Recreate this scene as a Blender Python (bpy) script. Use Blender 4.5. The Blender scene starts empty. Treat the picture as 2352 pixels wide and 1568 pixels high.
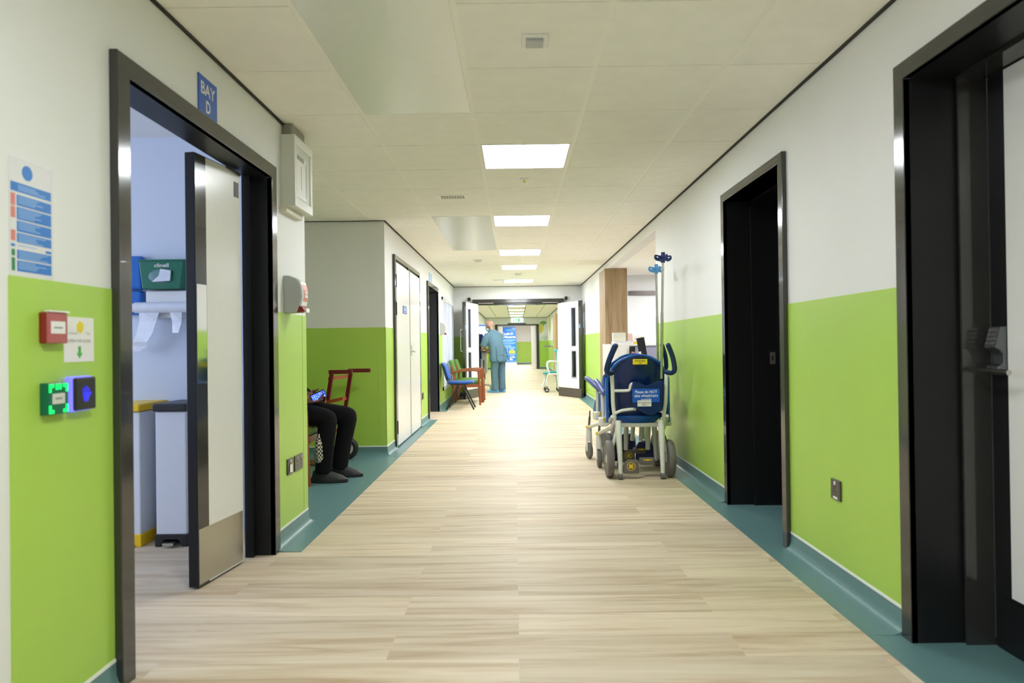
import bpy, bmesh, math, random
from mathutils import Vector, Matrix, Euler
random.seed(7)
PI = math.pi
sc = bpy.context.scene
COL = sc.collection

# ------------------------------------------------------------------ camera, world, exposure
cd = bpy.data.cameras.new('camera'); cam = bpy.data.objects.new('camera', cd); COL.objects.link(cam)
cd.sensor_width = 36; cd.lens = 36 * 1584.4 / 2352
cd.clip_start = 0.05; cd.clip_end = 100
RT = Vector((0.9999055, 0.00447241, -0.01299943)); UP = Vector((0.01302415, -0.00554225, 0.99989982)); FW = Vector((-0.00439992, 0.99997464, 0.00559997))
m4 = Matrix(((RT.x, UP.x, -FW.x, 0), (RT.y, UP.y, -FW.y, 0), (RT.z, UP.z, -FW.z, 1.087), (0, 0, 0, 1)))
cam.matrix_world = m4
cd.dof.use_dof = True; cd.dof.focus_distance = 7.5; cd.dof.aperture_fstop = 3.2
sc.camera = cam
w = bpy.data.worlds.new('world'); sc.world = w; w.use_nodes = True
w.node_tree.nodes['Background'].inputs[0].default_value = (0.8, 0.9, 1, 1)
w.node_tree.nodes['Background'].inputs[1].default_value = 0.05
sc.view_settings.view_transform = 'Standard'; sc.view_settings.look = 'None'
sc.view_settings.gamma = 1; sc.view_settings.use_curve_mapping = False
sc.view_settings.exposure = 0.15
sc.cycles.diffuse_bounces = 7; sc.cycles.max_bounces = 12
PANEL = 29.0          # ceiling panel emission

# daylight through the bay's window on the far left side
def area(name, loc, rot, sx, sy, power, color):
    l = bpy.data.lights.new(name, 'AREA'); l.shape = 'RECTANGLE'; l.size = sx; l.size_y = sy
    l.energy = power; l.color = color
    o = bpy.data.objects.new(name, l); COL.objects.link(o); o.location = loc; o.rotation_euler = rot
    return o
area('bay_window_light', (-4.35, 2.2, 1.5), (0, -PI/2, 0), 1.4, 2.6, 50, (0.66, 0.77, 1.0))

# ------------------------------------------------------------------ materials
def mat(name, col, rough=0.5, metal=0.0, spec=0.5, emit=None, es=0.0, noise=0.0, nscale=20, coat=0.0, alpha=None, trans=0.0):
    m = bpy.data.materials.new(name); m.use_nodes = True
    nt = m.node_tree; b = nt.nodes['Principled BSDF']
    b.inputs['Base Color'].default_value = (*col, 1); b.inputs['Roughness'].default_value = rough
    b.inputs['Metallic'].default_value = metal; b.inputs['Specular IOR Level'].default_value = spec
    b.inputs['Coat Weight'].default_value = coat
    if trans: b.inputs['Transmission Weight'].default_value = trans
    if emit: b.inputs['Emission Color'].default_value = (*emit, 1); b.inputs['Emission Strength'].default_value = es
    tc = nt.nodes.new('ShaderNodeTexCoord'); nz = nt.nodes.new('ShaderNodeTexNoise')
    nz.inputs['Scale'].default_value = nscale; nz.inputs['Detail'].default_value = 4
    nt.links.new(tc.outputs['Object'], nz.inputs['Vector'])
    n = noise if noise else 0.03
    mx = nt.nodes.new('ShaderNodeMix'); mx.data_type = 'RGBA'
    mx.inputs[6].default_value = (*[max(0, c*(1-n)) for c in col], 1); mx.inputs[7].default_value = (*[min(1, c*(1+n)) for c in col], 1)
    nt.links.new(nz.outputs['Fac'], mx.inputs[0]); nt.links.new(mx.outputs[2], b.inputs['Base Color'])
    return m
M = {}
M['white_wall'] = mat('white_wall', (0.775, 0.78, 0.78), 0.55, spec=0.3, nscale=3)
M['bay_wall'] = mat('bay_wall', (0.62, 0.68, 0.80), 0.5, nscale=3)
M['green'] = mat('green_panel', (0.40, 0.62, 0.098), 0.36, spec=0.35, nscale=4, noise=0.04)
M['tile'] = mat('ceiling_tile', (0.92, 0.91, 0.86), 0.8, spec=0.2, noise=0.05, nscale=9)
M['tbar'] = mat('ceiling_bar', (0.93, 0.92, 0.86), 0.45)
M['gap'] = mat('shadow_gap', (0.03, 0.03, 0.028), 0.8)
M['tilegap'] = mat('tile_joint', (0.16, 0.155, 0.13), 0.8)
M['radiant'] = mat('radiant_metal', (0.80, 0.83, 0.80), 0.24, spec=0.9)
M['frame'] = mat('graphite_frame', (0.032, 0.031, 0.030), 0.13, metal=0.0, spec=0.6, coat=0.25)
M['jamb'] = mat('dark_jamb', (0.010, 0.010, 0.011), 0.35, spec=0.3)
M['white_door'] = mat('white_door', (0.80, 0.80, 0.79), 0.22, spec=0.5)
M['teal'] = mat('teal_vinyl', (0.115, 0.225, 0.235), 0.38, spec=0.45, noise=0.12, nscale=120)
M['cap'] = mat('white_cap', (0.85, 0.85, 0.84), 0.4)
M['white_plastic'] = mat('white_plastic', (0.80, 0.80, 0.80), 0.35)
M['grey_plastic'] = mat('grey_plastic', (0.42, 0.44, 0.45), 0.4)
M['lgrey'] = mat('light_grey_paint', (0.62, 0.64, 0.60), 0.45)
M['mauve'] = mat('mauve_frame', (0.36, 0.35, 0.46), 0.4)
M['black'] = mat('black_plastic', (0.012, 0.012, 0.014), 0.4)
M['rubber'] = mat('grey_rubber', (0.14, 0.13, 0.12), 0.6)
M['brubber'] = mat('black_rubber', (0.015, 0.015, 0.016), 0.55)
M['steel'] = mat('brushed_steel', (0.55, 0.53, 0.48), 0.33, metal=1.0)
M['polished'] = mat('polished_steel', (0.75, 0.75, 0.74), 0.07, metal=1.0)
M['chrome'] = mat('chrome', (0.55, 0.55, 0.52), 0.18, metal=1.0)
M['kick'] = mat('brown_kick', (0.13, 0.11, 0.10), 0.4, metal=0.6)
M['sign_blue'] = mat('sign_blue', (0.010, 0.10, 0.52), 0.35)
M['poster_blue'] = mat('poster_blue', (0.005, 0.17, 0.60), 0.4)
M['poster_light'] = mat('poster_light', (0.30, 0.50, 0.82), 0.4)
M['paper'] = mat('paper', (0.78, 0.78, 0.78), 0.6)
M['pale_poster'] = mat('pale_poster', (0.70, 0.70, 0.72), 0.4)
M['red'] = mat('red_plastic', (0.26, 0.015, 0.012), 0.35)
M['dull_red'] = mat('dull_red', (0.42, 0.10, 0.105), 0.35)
M['pale_red'] = mat('pale_red', (0.66, 0.20, 0.17), 0.4)
M['signgreen'] = mat('sign_green', (0.0, 0.22, 0.06), 0.35)
M['dgreen'] = mat('dark_green_plastic', (0.0, 0.14, 0.075), 0.3)
M['glow_green'] = mat('green_led', (0.0, 0.8, 0.1), 0.4, emit=(0.0, 1, 0.12), es=1.6)
M['glow_blue'] = mat('blue_led', (0.1, 0.1, 0.9), 0.4, emit=(0.10, 0.09, 1.0), es=2.2)
M['glow_hand'] = mat('blue_hand', (0.02, 0.02, 0.5), 0.4, emit=(0.02, 0.02, 0.8), es=0.7)
M['yellow'] = mat('yellow_plastic', (0.85, 0.55, 0.01), 0.4)
M['label_yellow'] = mat('label_yellow', (0.75, 0.62, 0.02), 0.4)
M['ink'] = mat('ink', (0.03, 0.03, 0.03), 0.5)
M['inkgrey'] = mat('grey_ink', (0.30, 0.30, 0.30), 0.5)
M['greenarrow'] = mat('green_arrow', (0.05, 0.40, 0.05), 0.5)
M['wc_blue'] = mat('wheelchair_blue', (0.002, 0.020, 0.105), 0.28, spec=0.5)
M['wc_blue2'] = mat('wheelchair_blue_bright', (0.004, 0.085, 0.36), 0.25, spec=0.5)
M['wc_navy'] = mat('wheelchair_navy', (0.012, 0.018, 0.09), 0.35)
M['wc_arm'] = mat('armrest_blue', (0.06, 0.09, 0.30), 0.4)
M['wc_white'] = mat('wheelchair_white', (0.72, 0.73, 0.69), 0.32)
M['lightblue'] = mat('light_blue_plastic', (0.10, 0.36, 0.72), 0.35)
M['navy'] = mat('navy_plastic', (0.006, 0.02, 0.13), 0.3)
M['turq'] = mat('turquoise_plastic', (0.02, 0.42, 0.42), 0.35)
M['turqd'] = mat('turquoise_seat', (0.01, 0.28, 0.25), 0.4)
M['redwood'] = mat('red_paint', (0.13, 0.009, 0.008), 0.35)
M['orange'] = mat('orange_paint', (0.32, 0.065, 0.015), 0.4)
M['wheel_hub'] = mat('wheel_hub', (0.60, 0.58, 0.54), 0.4)
M['wood_red'] = mat('chair_wood', (0.25, 0.065, 0.022), 0.35, noise=0.2, nscale=30)
M['chair_green'] = mat('green_vinyl', (0.075, 0.19, 0.022), 0.4)
M['chair_blue'] = mat('blue_fabric', (0.009, 0.075, 0.38), 0.6)
M['chair_back'] = mat('dark_blue_shell', (0.006, 0.02, 0.08), 0.5)
M['scrub'] = mat('scrub_cloth', (0.105, 0.185, 0.24), 0.85, spec=0.15, noise=0.08, nscale=14)
M['overshoe'] = mat('blue_overshoe', (0.13, 0.36, 0.66), 0.6)
M['skin1'] = mat('brown_skin', (0.44, 0.25, 0.19), 0.5)
M['skin2'] = mat('fair_skin', (0.62, 0.34, 0.24), 0.5)
M['skin3'] = mat('dark_skin', (0.22, 0.10, 0.06), 0.5)
M['mask'] = mat('face_mask', (0.35, 0.62, 0.75), 0.8)
M['navycloth'] = mat('navy_cloth', (0.010, 0.016, 0.07), 0.85, spec=0.15)
M['blackcloth'] = mat('black_cloth', (0.006, 0.006, 0.007), 0.9, spec=0.15)
M['hair'] = mat('dark_hair', (0.02, 0.014, 0.01), 0.6)
M['binwhite'] = mat('bin_enamel', (0.70, 0.73, 0.80), 0.4)
M['bluedisp'] = mat('blue_dispenser', (0.02, 0.15, 0.55), 0.15)
M['apron'] = mat('apron_film', (0.72, 0.76, 0.86), 0.3, spec=0.5, noise=0.1, nscale=25)
M['beige'] = mat('beige_card', (0.66, 0.64, 0.54), 0.6)
M['pinkcard'] = mat('pink_card', (0.62, 0.44, 0.38), 0.6)
M['screen'] = mat('monitor_light', (0.8, 0.88, 1), 0.3, emit=(0.80, 0.88, 1.0), es=1.05)
M['bar'] = mat('screen_bar', (0.1, 0.2, 0.8), 0.3, emit=(0.12, 0.22, 0.85), es=0.6)
M['phone'] = mat('phone_glow', (0.02, 0.1, 0.8), 0.2, emit=(0.03, 0.12, 1.0), es=1.6)
M['phonepurple'] = mat('phone_purple', (0.4, 0.1, 0.8), 0.2, emit=(0.5, 0.15, 1.0), es=1.2)
M['phoneicon'] = mat('phone_icon', (0.6, 0.8, 0.9), 0.2, emit=(0.5, 0.8, 1.0), es=1.3)
M['exit'] = mat('exit_light', (0.85, 1, 0.9), 0.3, emit=(0.8, 1.0, 0.88), es=0.9)
M['exitgreen'] = mat('exit_green', (0.0, 0.5, 0.25), 0.3, emit=(0.0, 0.5, 0.25), es=0.5)
LIGHTC = (0.93, 0.972, 1.0)
for _n, _k in (('a', 1.0), ('b', 1.0), ('c', 1.05), ('d', 2.1), ('e', 1.1), ('f', 3.6), ('g', 0.95)):
    M['panel_'+_n] = mat('lit_diffuser_'+_n, (1, 1, 1), 0.4, emit=LIGHTC, es=PANEL*_k)
M['leafgreen'] = mat('leaf_green', (0.15, 0.38, 0.10), 0.5)
M['leafolive'] = mat('leaf_olive', (0.38, 0.50, 0.10), 0.5)
M['leafyellow'] = mat('leaf_yellow', (0.75, 0.62, 0.12), 0.5)
M['leafpale'] = mat('leaf_pale', (0.45, 0.62, 0.50), 0.5)
M['blind'] = mat('blind_fabric', (0.80, 0.82, 0.92), 0.6, noise=0.05)
M['sage'] = mat('sage_trunking', (0.30, 0.30, 0.26), 0.4, metal=0.3)
M['slate'] = mat('slate_paint', (0.035, 0.037, 0.048), 0.35)
M['darkplate'] = mat('dark_plate', (0.085, 0.08, 0.075), 0.3, metal=0.4)
M['lockmetal'] = mat('lock_metal', (0.16, 0.17, 0.18), 0.32, metal=0.8)
g = bpy.data.materials.new('clear_glass'); g.use_nodes = True
_n = g.node_tree.nodes; _n.remove(_n['Principled BSDF'])
_t = _n.new('ShaderNodeBsdfTransparent'); _t.inputs[0].default_value = (0.86, 0.9, 0.9, 1); _g = _n.new('ShaderNodeBsdfGlossy'); _g.inputs['Roughness'].default_value = 0.05
_f = _n.new('ShaderNodeLayerWeight'); _f.inputs[0].default_value = 0.25; _m = _n.new('ShaderNodeMixShader')
g.node_tree.links.new(_f.outputs['Fresnel'], _m.inputs[0]); g.node_tree.links.new(_t.outputs[0], _m.inputs[1]); g.node_tree.links.new(_g.outputs[0], _m.inputs[2])
g.node_tree.links.new(_m.outputs[0], _n['Material Output'].inputs['Surface'])
M['glass'] = g

def wood_mat(name, c1, c2, c3, along='X', scale=1.0, rough=0.4, planks=None, spec=0.4):
    m = bpy.data.materials.new(name); m.use_nodes = True; nt = m.node_tree; N = nt.nodes; Lk = nt.links
    b = N['Principled BSDF']; b.inputs['Roughness'].default_value = rough; b.inputs['Specular IOR Level'].default_value = spec
    tc = N.new('ShaderNodeTexCoord'); mp = N.new('ShaderNodeMapping')
    s = {'X': (1.1, 16, 16), 'Z': (13, 13, 0.9), 'Y': (16, 1.1, 16)}[along]
    mp.inputs['Scale'].default_value = [v*scale for v in s]; Lk.new(tc.outputs['Object'], mp.inputs['Vector'])
    vec = mp.outputs['Vector']
    if planks:
        br = N.new('ShaderNodeTexBrick'); br.inputs['Scale'].default_value = 1.0
        br.inputs['Brick Width'].default_value = planks[0]; br.inputs['Row Height'].default_value = planks[1]
        br.inputs['Mortar Size'].default_value = 0.0009; br.inputs['Mortar Smooth'].default_value = 0.1
        br.offset = 0.37; br.offset_frequency = 2; br.squash = 1.0
        br.inputs['Color1'].default_value = (0, 0, 0, 1); br.inputs['Color2'].default_value = (1, 1, 1, 1); br.inputs['Mortar'].default_value = (0.35, 0.35, 0.35, 1)
        Lk.new(tc.outputs['Object'], br.inputs['Vector'])
        ml = N.new('ShaderNodeVectorMath'); ml.operation = 'MULTIPLY'; ml.inputs[1].default_value = (37, 19, 11); Lk.new(br.outputs['Color'], ml.inputs[0])
        ad = N.new('ShaderNodeVectorMath'); ad.operation = 'ADD'; Lk.new(vec, ad.inputs[0]); Lk.new(ml.outputs[0], ad.inputs[1]); vec = ad.outputs[0]
    nz = N.new('ShaderNodeTexNoise'); nz.inputs['Scale'].default_value = 1.0; nz.inputs['Detail'].default_value = 7; nz.inputs['Roughness'].default_value = 0.62; nz.inputs['Distortion'].default_value = 0.6
    Lk.new(vec, nz.inputs['Vector'])
    cr = N.new('ShaderNodeValToRGB'); cr.color_ramp.elements[0].position = 0.30; cr.color_ramp.elements[1].position = 0.72
    cr.color_ramp.elements[0].color = (*c1, 1); cr.color_ramp.elements[1].color = (*c3, 1)
    e = cr.color_ramp.elements.new(0.5); e.color = (*c2, 1)
    Lk.new(nz.outputs['Fac'], cr.inputs['Fac']); out = cr.outputs['Color']
    if planks:
        mx = N.new('ShaderNodeMix'); mx.data_type = 'RGBA'; mx.blend_type = 'MULTIPLY'; mx.inputs[0].default_value = 1.0
        mr = N.new('ShaderNodeMapRange'); mr.inputs['To Min'].default_value = 0.89; mr.inputs['To Max'].default_value = 1.05
        Lk.new(br.outputs['Color'], mr.inputs['Value']); Lk.new(out, mx.inputs[6]); Lk.new(mr.outputs['Result'], mx.inputs[7]); out = mx.outputs[2]
    Lk.new(out, b.inputs['Base Color'])
    return m
M['floor'] = wood_mat('wood_vinyl', (0.46, 0.335, 0.215), (0.645, 0.53, 0.39), (0.74, 0.645, 0.51), 'X', 1.0, 0.52, (1.25, 0.20), 0.16)
M['oak'] = wood_mat('oak_laminate', (0.20, 0.125, 0.06), (0.31, 0.21, 0.115), (0.38, 0.27, 0.16), 'Z', 1.6, 0.5)
M['oaklight'] = wood_mat('light_oak', (0.42, 0.26, 0.13), (0.56, 0.37, 0.20), (0.63, 0.45, 0.27), 'Z', 1.0, 0.5)

# ------------------------------------------------------------------ mesh helpers
class MB:
    def __init__(s): s.v = []; s.f = []
    def add(s, vs, fs):
        n = len(s.v); s.v += [tuple(v) for v in vs]; s.f += [tuple(i+n for i in f) for f in fs]; return s
    def box(s, x0, x1, y0, y1, z0, z1):
        x0, x1 = min(x0, x1), max(x0, x1); y0, y1 = min(y0, y1), max(y0, y1); z0, z1 = min(z0, z1), max(z0, z1)
        v = [(x0,y0,z0),(x1,y0,z0),(x1,y1,z0),(x0,y1,z0),(x0,y0,z1),(x1,y0,z1),(x1,y1,z1),(x0,y1,z1)]
        return s.add(v, [(0,3,2,1),(4,5,6,7),(0,1,5,4),(1,2,6,5),(2,3,7,6),(3,0,4,7)])
    def obox(s, c, size, rot=(0,0,0)):
        R = Euler(rot).to_matrix(); c = Vector(c); b = MB().box(-size[0]/2, size[0]/2, -size[1]/2, size[1]/2, -size[2]/2, size[2]/2)
        return s.add([c + R @ Vector(v) for v in b.v], b.f)
    def beam(s, p0, p1, w, d=None, up=(0,0,1)):
        d = d or w; p0 = Vector(p0); p1 = Vector(p1); t = (p1-p0).normalized(); up = Vector(up)
        if abs(t.dot(up)) > .98: up = Vector((0,1,0))
        a = t.cross(up).normalized(); b = a.cross(t)
        vs = [p + a*i*w/2 + b*j*d/2 for p in (p0, p1) for i, j in ((-1,-1),(1,-1),(1,1),(-1,1))]
        return s.add(vs, [(0,1,2,3),(7,6,5,4),(0,4,5,1),(1,5,6,2),(2,6,7,3),(3,7,4,0)])
    def ring(s, rings, cap=True):
        n = len(rings[0]); vs = [p for r in rings for p in r]; fs = []
        for i in range(len(rings)-1):
            for j in range(n):
                k = (j+1) % n; fs.append((i*n+j, i*n+k, (i+1)*n+k, (i+1)*n+j))
        if cap: fs.append(tuple(reversed(range(n)))); fs.append(tuple(range((len(rings)-1)*n, len(rings)*n)))
        return s.add(vs, fs)
    def tube(s, pts, r, seg=12, smooth=0, closed=False):
        P = [Vector(p) for p in pts]; rs = list(r) if isinstance(r, (list, tuple)) else [r]*len(P)
        if smooth:
            Q = []; RR = []; n = len(P)
            for i in range(n-1):
                a = P[max(i-1,0)]; b = P[i]; c = P[i+1]; d = P[min(i+2,n-1)]
                for k in range(smooth):
                    t = k/smooth
                    Q.append(0.5*((2*b)+(-a+c)*t+(2*a-5*b+4*c-d)*t*t+(-a+3*b-3*c+d)*t*t*t)); RR.append(rs[i]*(1-t)+rs[i+1]*t)
            Q.append(P[-1]); RR.append(rs[-1]); P = Q; rs = RR
        rings = []; t0 = (P[1]-P[0]).normalized(); a = t0.orthogonal().normalized()
        for i, p in enumerate(P):
            if i == 0: t = t0
            elif i == len(P)-1: t = (P[i]-P[i-1]).normalized()
            else: t = ((P[i]-P[i-1]).normalized()+(P[i+1]-P[i]).normalized()).normalized()
            a = (a - t*a.dot(t)).normalized(); b = t.cross(a)
            rings.append([p + (a*math.cos(2*PI*j/seg)+b*math.sin(2*PI*j/seg))*rs[i] for j in range(seg)])
        return s.ring(rings)
    def cyl(s, p0, p1, r, r2=None, seg=20): return s.tube([p0, p1], [r, r if r2 is None else r2], seg)
    def ell(s, c, r, seg=16, rot=None):
        c = Vector(c); R = Euler(rot).to_matrix() if rot else Matrix.Identity(3)
        if not isinstance(r, (tuple, list)): r = (r, r, r)
        rings = []
        nl = seg//2+1
        for i in range(1, nl):
            th = PI*i/nl
            rings.append([c + R @ Vector((r[0]*math.sin(th)*math.cos(2*PI*j/seg), r[1]*math.sin(th)*math.sin(2*PI*j/seg), -r[2]*math.cos(th))) for j in range(seg)])
        return s.ring(rings)
    def cap(s, p0, p1, r0, r1=None, seg=14):
        r1 = r0 if r1 is None else r1
        s.tube([p0, p1], [r0, r1], seg); s.ell(p0, r0, seg); s.ell(p1, r1, seg); return s
    def prism(s, poly, axis, a, b):
        def P(u, v, t): return {'x': (t, u, v), 'y': (u, t, v), 'z': (u, v, t)}[axis]
        n = len(poly); vs = [P(u, v, a) for u, v in poly] + [P(u, v, b) for u, v in poly]
        return s.add(vs, [tuple(range(n)), tuple(reversed(range(n, 2*n)))] + [(i, i+n, (i+1) % n+n, (i+1) % n) for i in range(n)])
    def lathe(s, prof, c=(0,0,0), axis='z', seg=28):
        rings = []
        for r, h in prof:
            ring = []
            for j in range(seg):
                q = 2*PI*j/seg; u, v = r*math.cos(q), r*math.sin(q)
                p = {'z': (u, v, h), 'x': (h, u, v), 'y': (u, h, v)}[axis]
                ring.append((p[0]+c[0], p[1]+c[1], p[2]+c[2]))
            rings.append(ring)
        return s.ring(rings)
    def loft(s, L, seg=24, axis='z'):   # (cx,cy,cz,a,b[,tiltx])
        rings = []
        for l in L:
            cx, cy, cz, a, b = l[:5]; tx = l[5] if len(l) > 5 else 0
            R = Matrix.Rotation(tx, 3, 'X')
            rings.append([Vector((cx, cy, cz)) + R @ Vector((a*math.cos(2*PI*j/seg), b*math.sin(2*PI*j/seg), 0)) for j in range(seg)])
        return s.ring(rings)
    def mesh(s, name):
        me = bpy.data.meshes.new(name); me.from_pydata(s.v, [], s.f); me.validate(); me.update()
        bm = bmesh.new(); bm.from_mesh(me); bmesh.ops.recalc_face_normals(bm, faces=bm.faces); bm.to_mesh(me); bm.free()
        return me
    def build(s, name, m, parent=None, smooth=False, bevel=0, bseg=2, sub=0, remesh=0, smth=0, label=None):
        me = s.mesh(name); o = bpy.data.objects.new(name, me); COL.objects.link(o)
        if remesh:
            r = o.modifiers.new('r', 'REMESH'); r.mode = 'VOXEL'; r.voxel_size = remesh; r.use_smooth_shade = True
            if smth:
                k = o.modifiers.new('s', 'SMOOTH'); k.factor = 0.5; k.iterations = smth
        if bevel:
            b = o.modifiers.new('b', 'BEVEL'); b.width = bevel; b.segments = bseg; b.limit_method = 'ANGLE'; b.angle_limit = 0.6
        if sub:
            u = o.modifiers.new('u', 'SUBSURF'); u.levels = sub; u.render_levels = sub
        if o.modifiers:
            dg = bpy.context.evaluated_depsgraph_get(); n = bpy.data.meshes.new_from_object(o.evaluated_get(dg))
            o.modifiers.clear(); o.data = n; n.name = name
        me = o.data
        me.materials.clear(); me.materials.append(M[m] if isinstance(m, str) else m)
        if smooth or remesh or sub:
            me.shade_smooth()
            if not remesh and not sub:
                try: me.set_sharp_from_angle(angle=0.7)
                except Exception: pass
        elif bevel: pass
        if parent: o.parent = parent
        if label: o['label'] = label
        return o

def text_obj(name, s, m, parent, x, z, w, h=None, y=-0.004, font_rot=None, bold=0.0, depth=0.0006):
    """lettering facing local -Y, centred on x, z, fitted to width w (and height h)"""
    cu = bpy.data.curves.new(name, 'FONT'); cu.body = s; cu.align_x = 'CENTER'; cu.extrude = 0.0; cu.offset = bold; cu.resolution_u = 3; cu.space_line = 0.95
    o = bpy.data.objects.new(name, cu); COL.objects.link(o)
    dg = bpy.context.evaluated_depsgraph_get(); me = bpy.data.meshes.new_from_object(o.evaluated_get(dg))
    bpy.data.objects.remove(o)
    xs = [v.co.x for v in me.vertices]; ys = [v.co.y for v in me.vertices]
    cx, cy = (max(xs)+min(xs))/2, (max(ys)+min(ys))/2; k = w/(max(xs)-min(xs)); kz = h/(max(ys)-min(ys)) if h else k
    for v in me.vertices: v.co = Vector(((v.co.x-cx)*k + x, y, (v.co.y-cy)*kz + z))
    me.name = name; me.materials.append(M[m]); o = bpy.data.objects.new(name, me); COL.objects.link(o); o.parent = parent
    return o

def tag(o, label, cat, group=None):
    o['label'] = label; o['category'] = cat
    if group: o['group'] = group
    return o
def thing(name, label, cat, loc=(0,0,0), rz=0, group=None):
    o = bpy.data.objects.new(name, None); COL.objects.link(o); o.empty_display_size = 0.1
    o.location = loc; o.rotation_euler = (0, 0, rz); return tag(o, label, cat, group)
def struct(o, kind='structure'): o['kind'] = kind; return o
def sroot(name, loc=(0,0,0), rz=0):
    o = bpy.data.objects.new(name, None); COL.objects.link(o); o.location = loc; o.rotation_euler = (0,0,rz); o['kind'] = 'structure'; return o
def dup(root, loc, rz, label=None):
    def cp(o, par):
        c = o.copy(); COL.objects.link(c)
        if par: c.parent = par
        for ch in list(o.children): cp(ch, c)
        return c
    r = cp(root, None); r.location = loc; r.rotation_euler = (0, 0, rz)
    if label: r['label'] = label
    return r
XL, XR, H = -1.30, 1.43, 2.357
XW0, XW1 = -1.155, 1.285
DADO = 1.285
def LW(y, z): return (XL, y, z)          # left wall things use rz=+90: local x = +y, local -y = into the corridor
RL, RR = PI/2, -PI/2

# ------------------------------------------------------------------ floor
struct(MB().box(-4.6, 4.2, -3.2, 40, -0.1, 0.0).build('floor', 'floor'))
# ------------------------------------------------------------------ ceiling: tiles between bars
tiles = MB(); bars = MB(); joints = MB()
LX = [-3.2154, -2.6154, -2.0154, -1.4154, -0.8154, -0.2154, 0.3846, 0.9846, 1.43]
TY = 2.5529
skips = set()
for j in (-6, -3, 3, 7, 11, 14, 18): skips.add((5, j))
rad = [(-2, 2), (7, 11)]
for a, b in rad:
    for j in range(a, b): skips.add((4, j))
for i in range(len(LX)-1):
    x0, x1 = LX[i]+0.012, LX[i+1]-(0.012 if i < 7 else 0)
    for j in range(-10, 21):
        y0 = TY+0.6*j+0.003; y1 = TY+0.6*(j+1)-0.003; x0 = LX[i]+0.012
        if i < 4:
            if i < 3:
                if y0 > 6.85 or y1 < 4.2: continue
                y0 = max(y0, 4.28); y1 = min(y1, 6.92)
            else:
                if not (y0 > 6.85 or y1 < 4.3): tiles.box(x0, XL+0.0125, max(y0, 4.28), min(y1, 6.92), H, H+0.02)
                x0 = XL+0.012
        if (i, j) in skips: continue
        y1 = min(y1, 14.79)
        if y1 - y0 < 0.02 or x1-x0 < 0.02: continue
        tiles.box(x0, x1, y0, y1, H, H+0.02)
cl = struct(tiles.build('ceiling', 'tile'))
for x in LX[:-1]:
    if x < -1.3: bars.box(x-0.012, x+0.012, 4.28, 6.92, H+0.003, H+0.008)
    else: bars.box(x-0.012, x+0.012, -3.2, 14.79, H+0.003, H+0.008)
bars.build('grid_bar', 'tbar', cl)
MB().box(-3.3, 1.5, -3.3, 14.8, H+0.014, H+0.1).build('joint', 'tilegap', cl)
# second corridor ceiling
t2 = MB()
for i, x in enumerate([-1.36, -0.833, -0.233, 0.367, 0.967, 1.49][:-1]):
    xe = [-0.833, -0.233, 0.367, 0.967, 1.49][i]
    for j in range(28):
        y0 = 14.95+0.6*j
        if i == 2 and j in (0, 4, 8, 12, 16, 20, 24): continue
        t2.box(x+0.012, xe-0.012, y0+0.003, min(31.5, y0+0.597), H, H+0.02)
c2 = struct(t2.build('ceiling', 'tile')); MB().box(-1.5, 1.6, 14.95, 31.5, H+0.014, H+0.1).build('joint', 'tilegap', c2)
struct(MB().box(-3.2, 3.2, 31.5, 40, H, H+0.1).build('ceiling', 'tile'))
struct(MB().box(-4.6, -1.42, 0.4, 4.14, H, H+0.1).build('ceiling', 'white_wall'))       # bay
struct(MB().box(1.55, 4.2, 6.96, 11.6, 2.23, H+0.1).build('ceiling', 'tile'))           # reception soffit

def ceiling_light(x, y, lab, dim='panel_e'):
    t = thing('ceiling_light', lab, 'ceiling light', (x, y, H), 0, 'square light panels in the ceiling')
    f = MB()
    for s in (-1, 1): f.box(s*0.276, s*0.288, -0.297, 0.297, -0.001, 0.03); f.box(-0.276, 0.276, s*0.285, s*0.297, -0.001, 0.03)
    f.build('frame', 'white_plastic', t)
    MB().box(-0.276, 0.276, -0.285, 0.285, 0.004, 0.02).build('diffuser', dim, t)
    return t
names = {3: 'nearest and largest lit square ceiling panel', 7: 'second lit square ceiling panel along the corridor', 11: 'third lit ceiling panel along the corridor',
         14: 'fourth lit ceiling panel along the corridor', 18: 'lit ceiling panel just before the wall above the double doors', -6: 'farther unseen ceiling panel added for brightness behind the viewpoint', -3: 'nearer unseen ceiling panel added for brightness behind the viewpoint'}
for j in (3, 7, 11, 14, 18, -6, -3): ceiling_light(0.0846, TY+0.6*(j+0.5), names[j], 'panel_'+{3: 'a', 7: 'b', 11: 'c', 14: 'd', 18: 'd', -3: 'g', -6: 'g'}[j])  # panels behind the camera are unseen, added to brighten the near end
for j, n in zip((0, 4, 8, 12, 16, 20, 24), ('nearest', 'second', 'third', 'fourth', 'fifth', 'sixth', 'farthest')):
    ceiling_light(0.067, 14.95+0.6*(j+0.5), n+' lit ceiling panel in the corridor beyond the open double doors')
for y in (33.5, 36.5): ceiling_light(0.1, y, ('nearer' if y < 35 else 'farther')+' lit panel over the lobby with the blue banner', 'panel_f').location.z = H-0.03
for x, y in ((2.6, 8.4), (2.6, 10.4)):
    t = ceiling_light(x, y, ('nearer' if y < 9 else 'farther')+' unseen lit panel added over the reception desk', 'panel_c'); t.location.z = 2.20  # unseen panels added to light the white reception back wall
for (a, b), lab in zip(rad, ('large glossy pale radiant panel nearest the viewer in ceiling left of the sensor tile', 'glossy pale radiant panel in ceiling further down, left of the second lit panel')):
    tag(MB().box(-0.8034, -0.2274, TY+0.6*a+0.004, TY+0.6*b-0.004, H-0.002, H+0.02).build('radiant_ceiling_panel', 'radiant', bevel=0.003), lab, 'ceiling panel', 'radiant ceiling panels')

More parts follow.
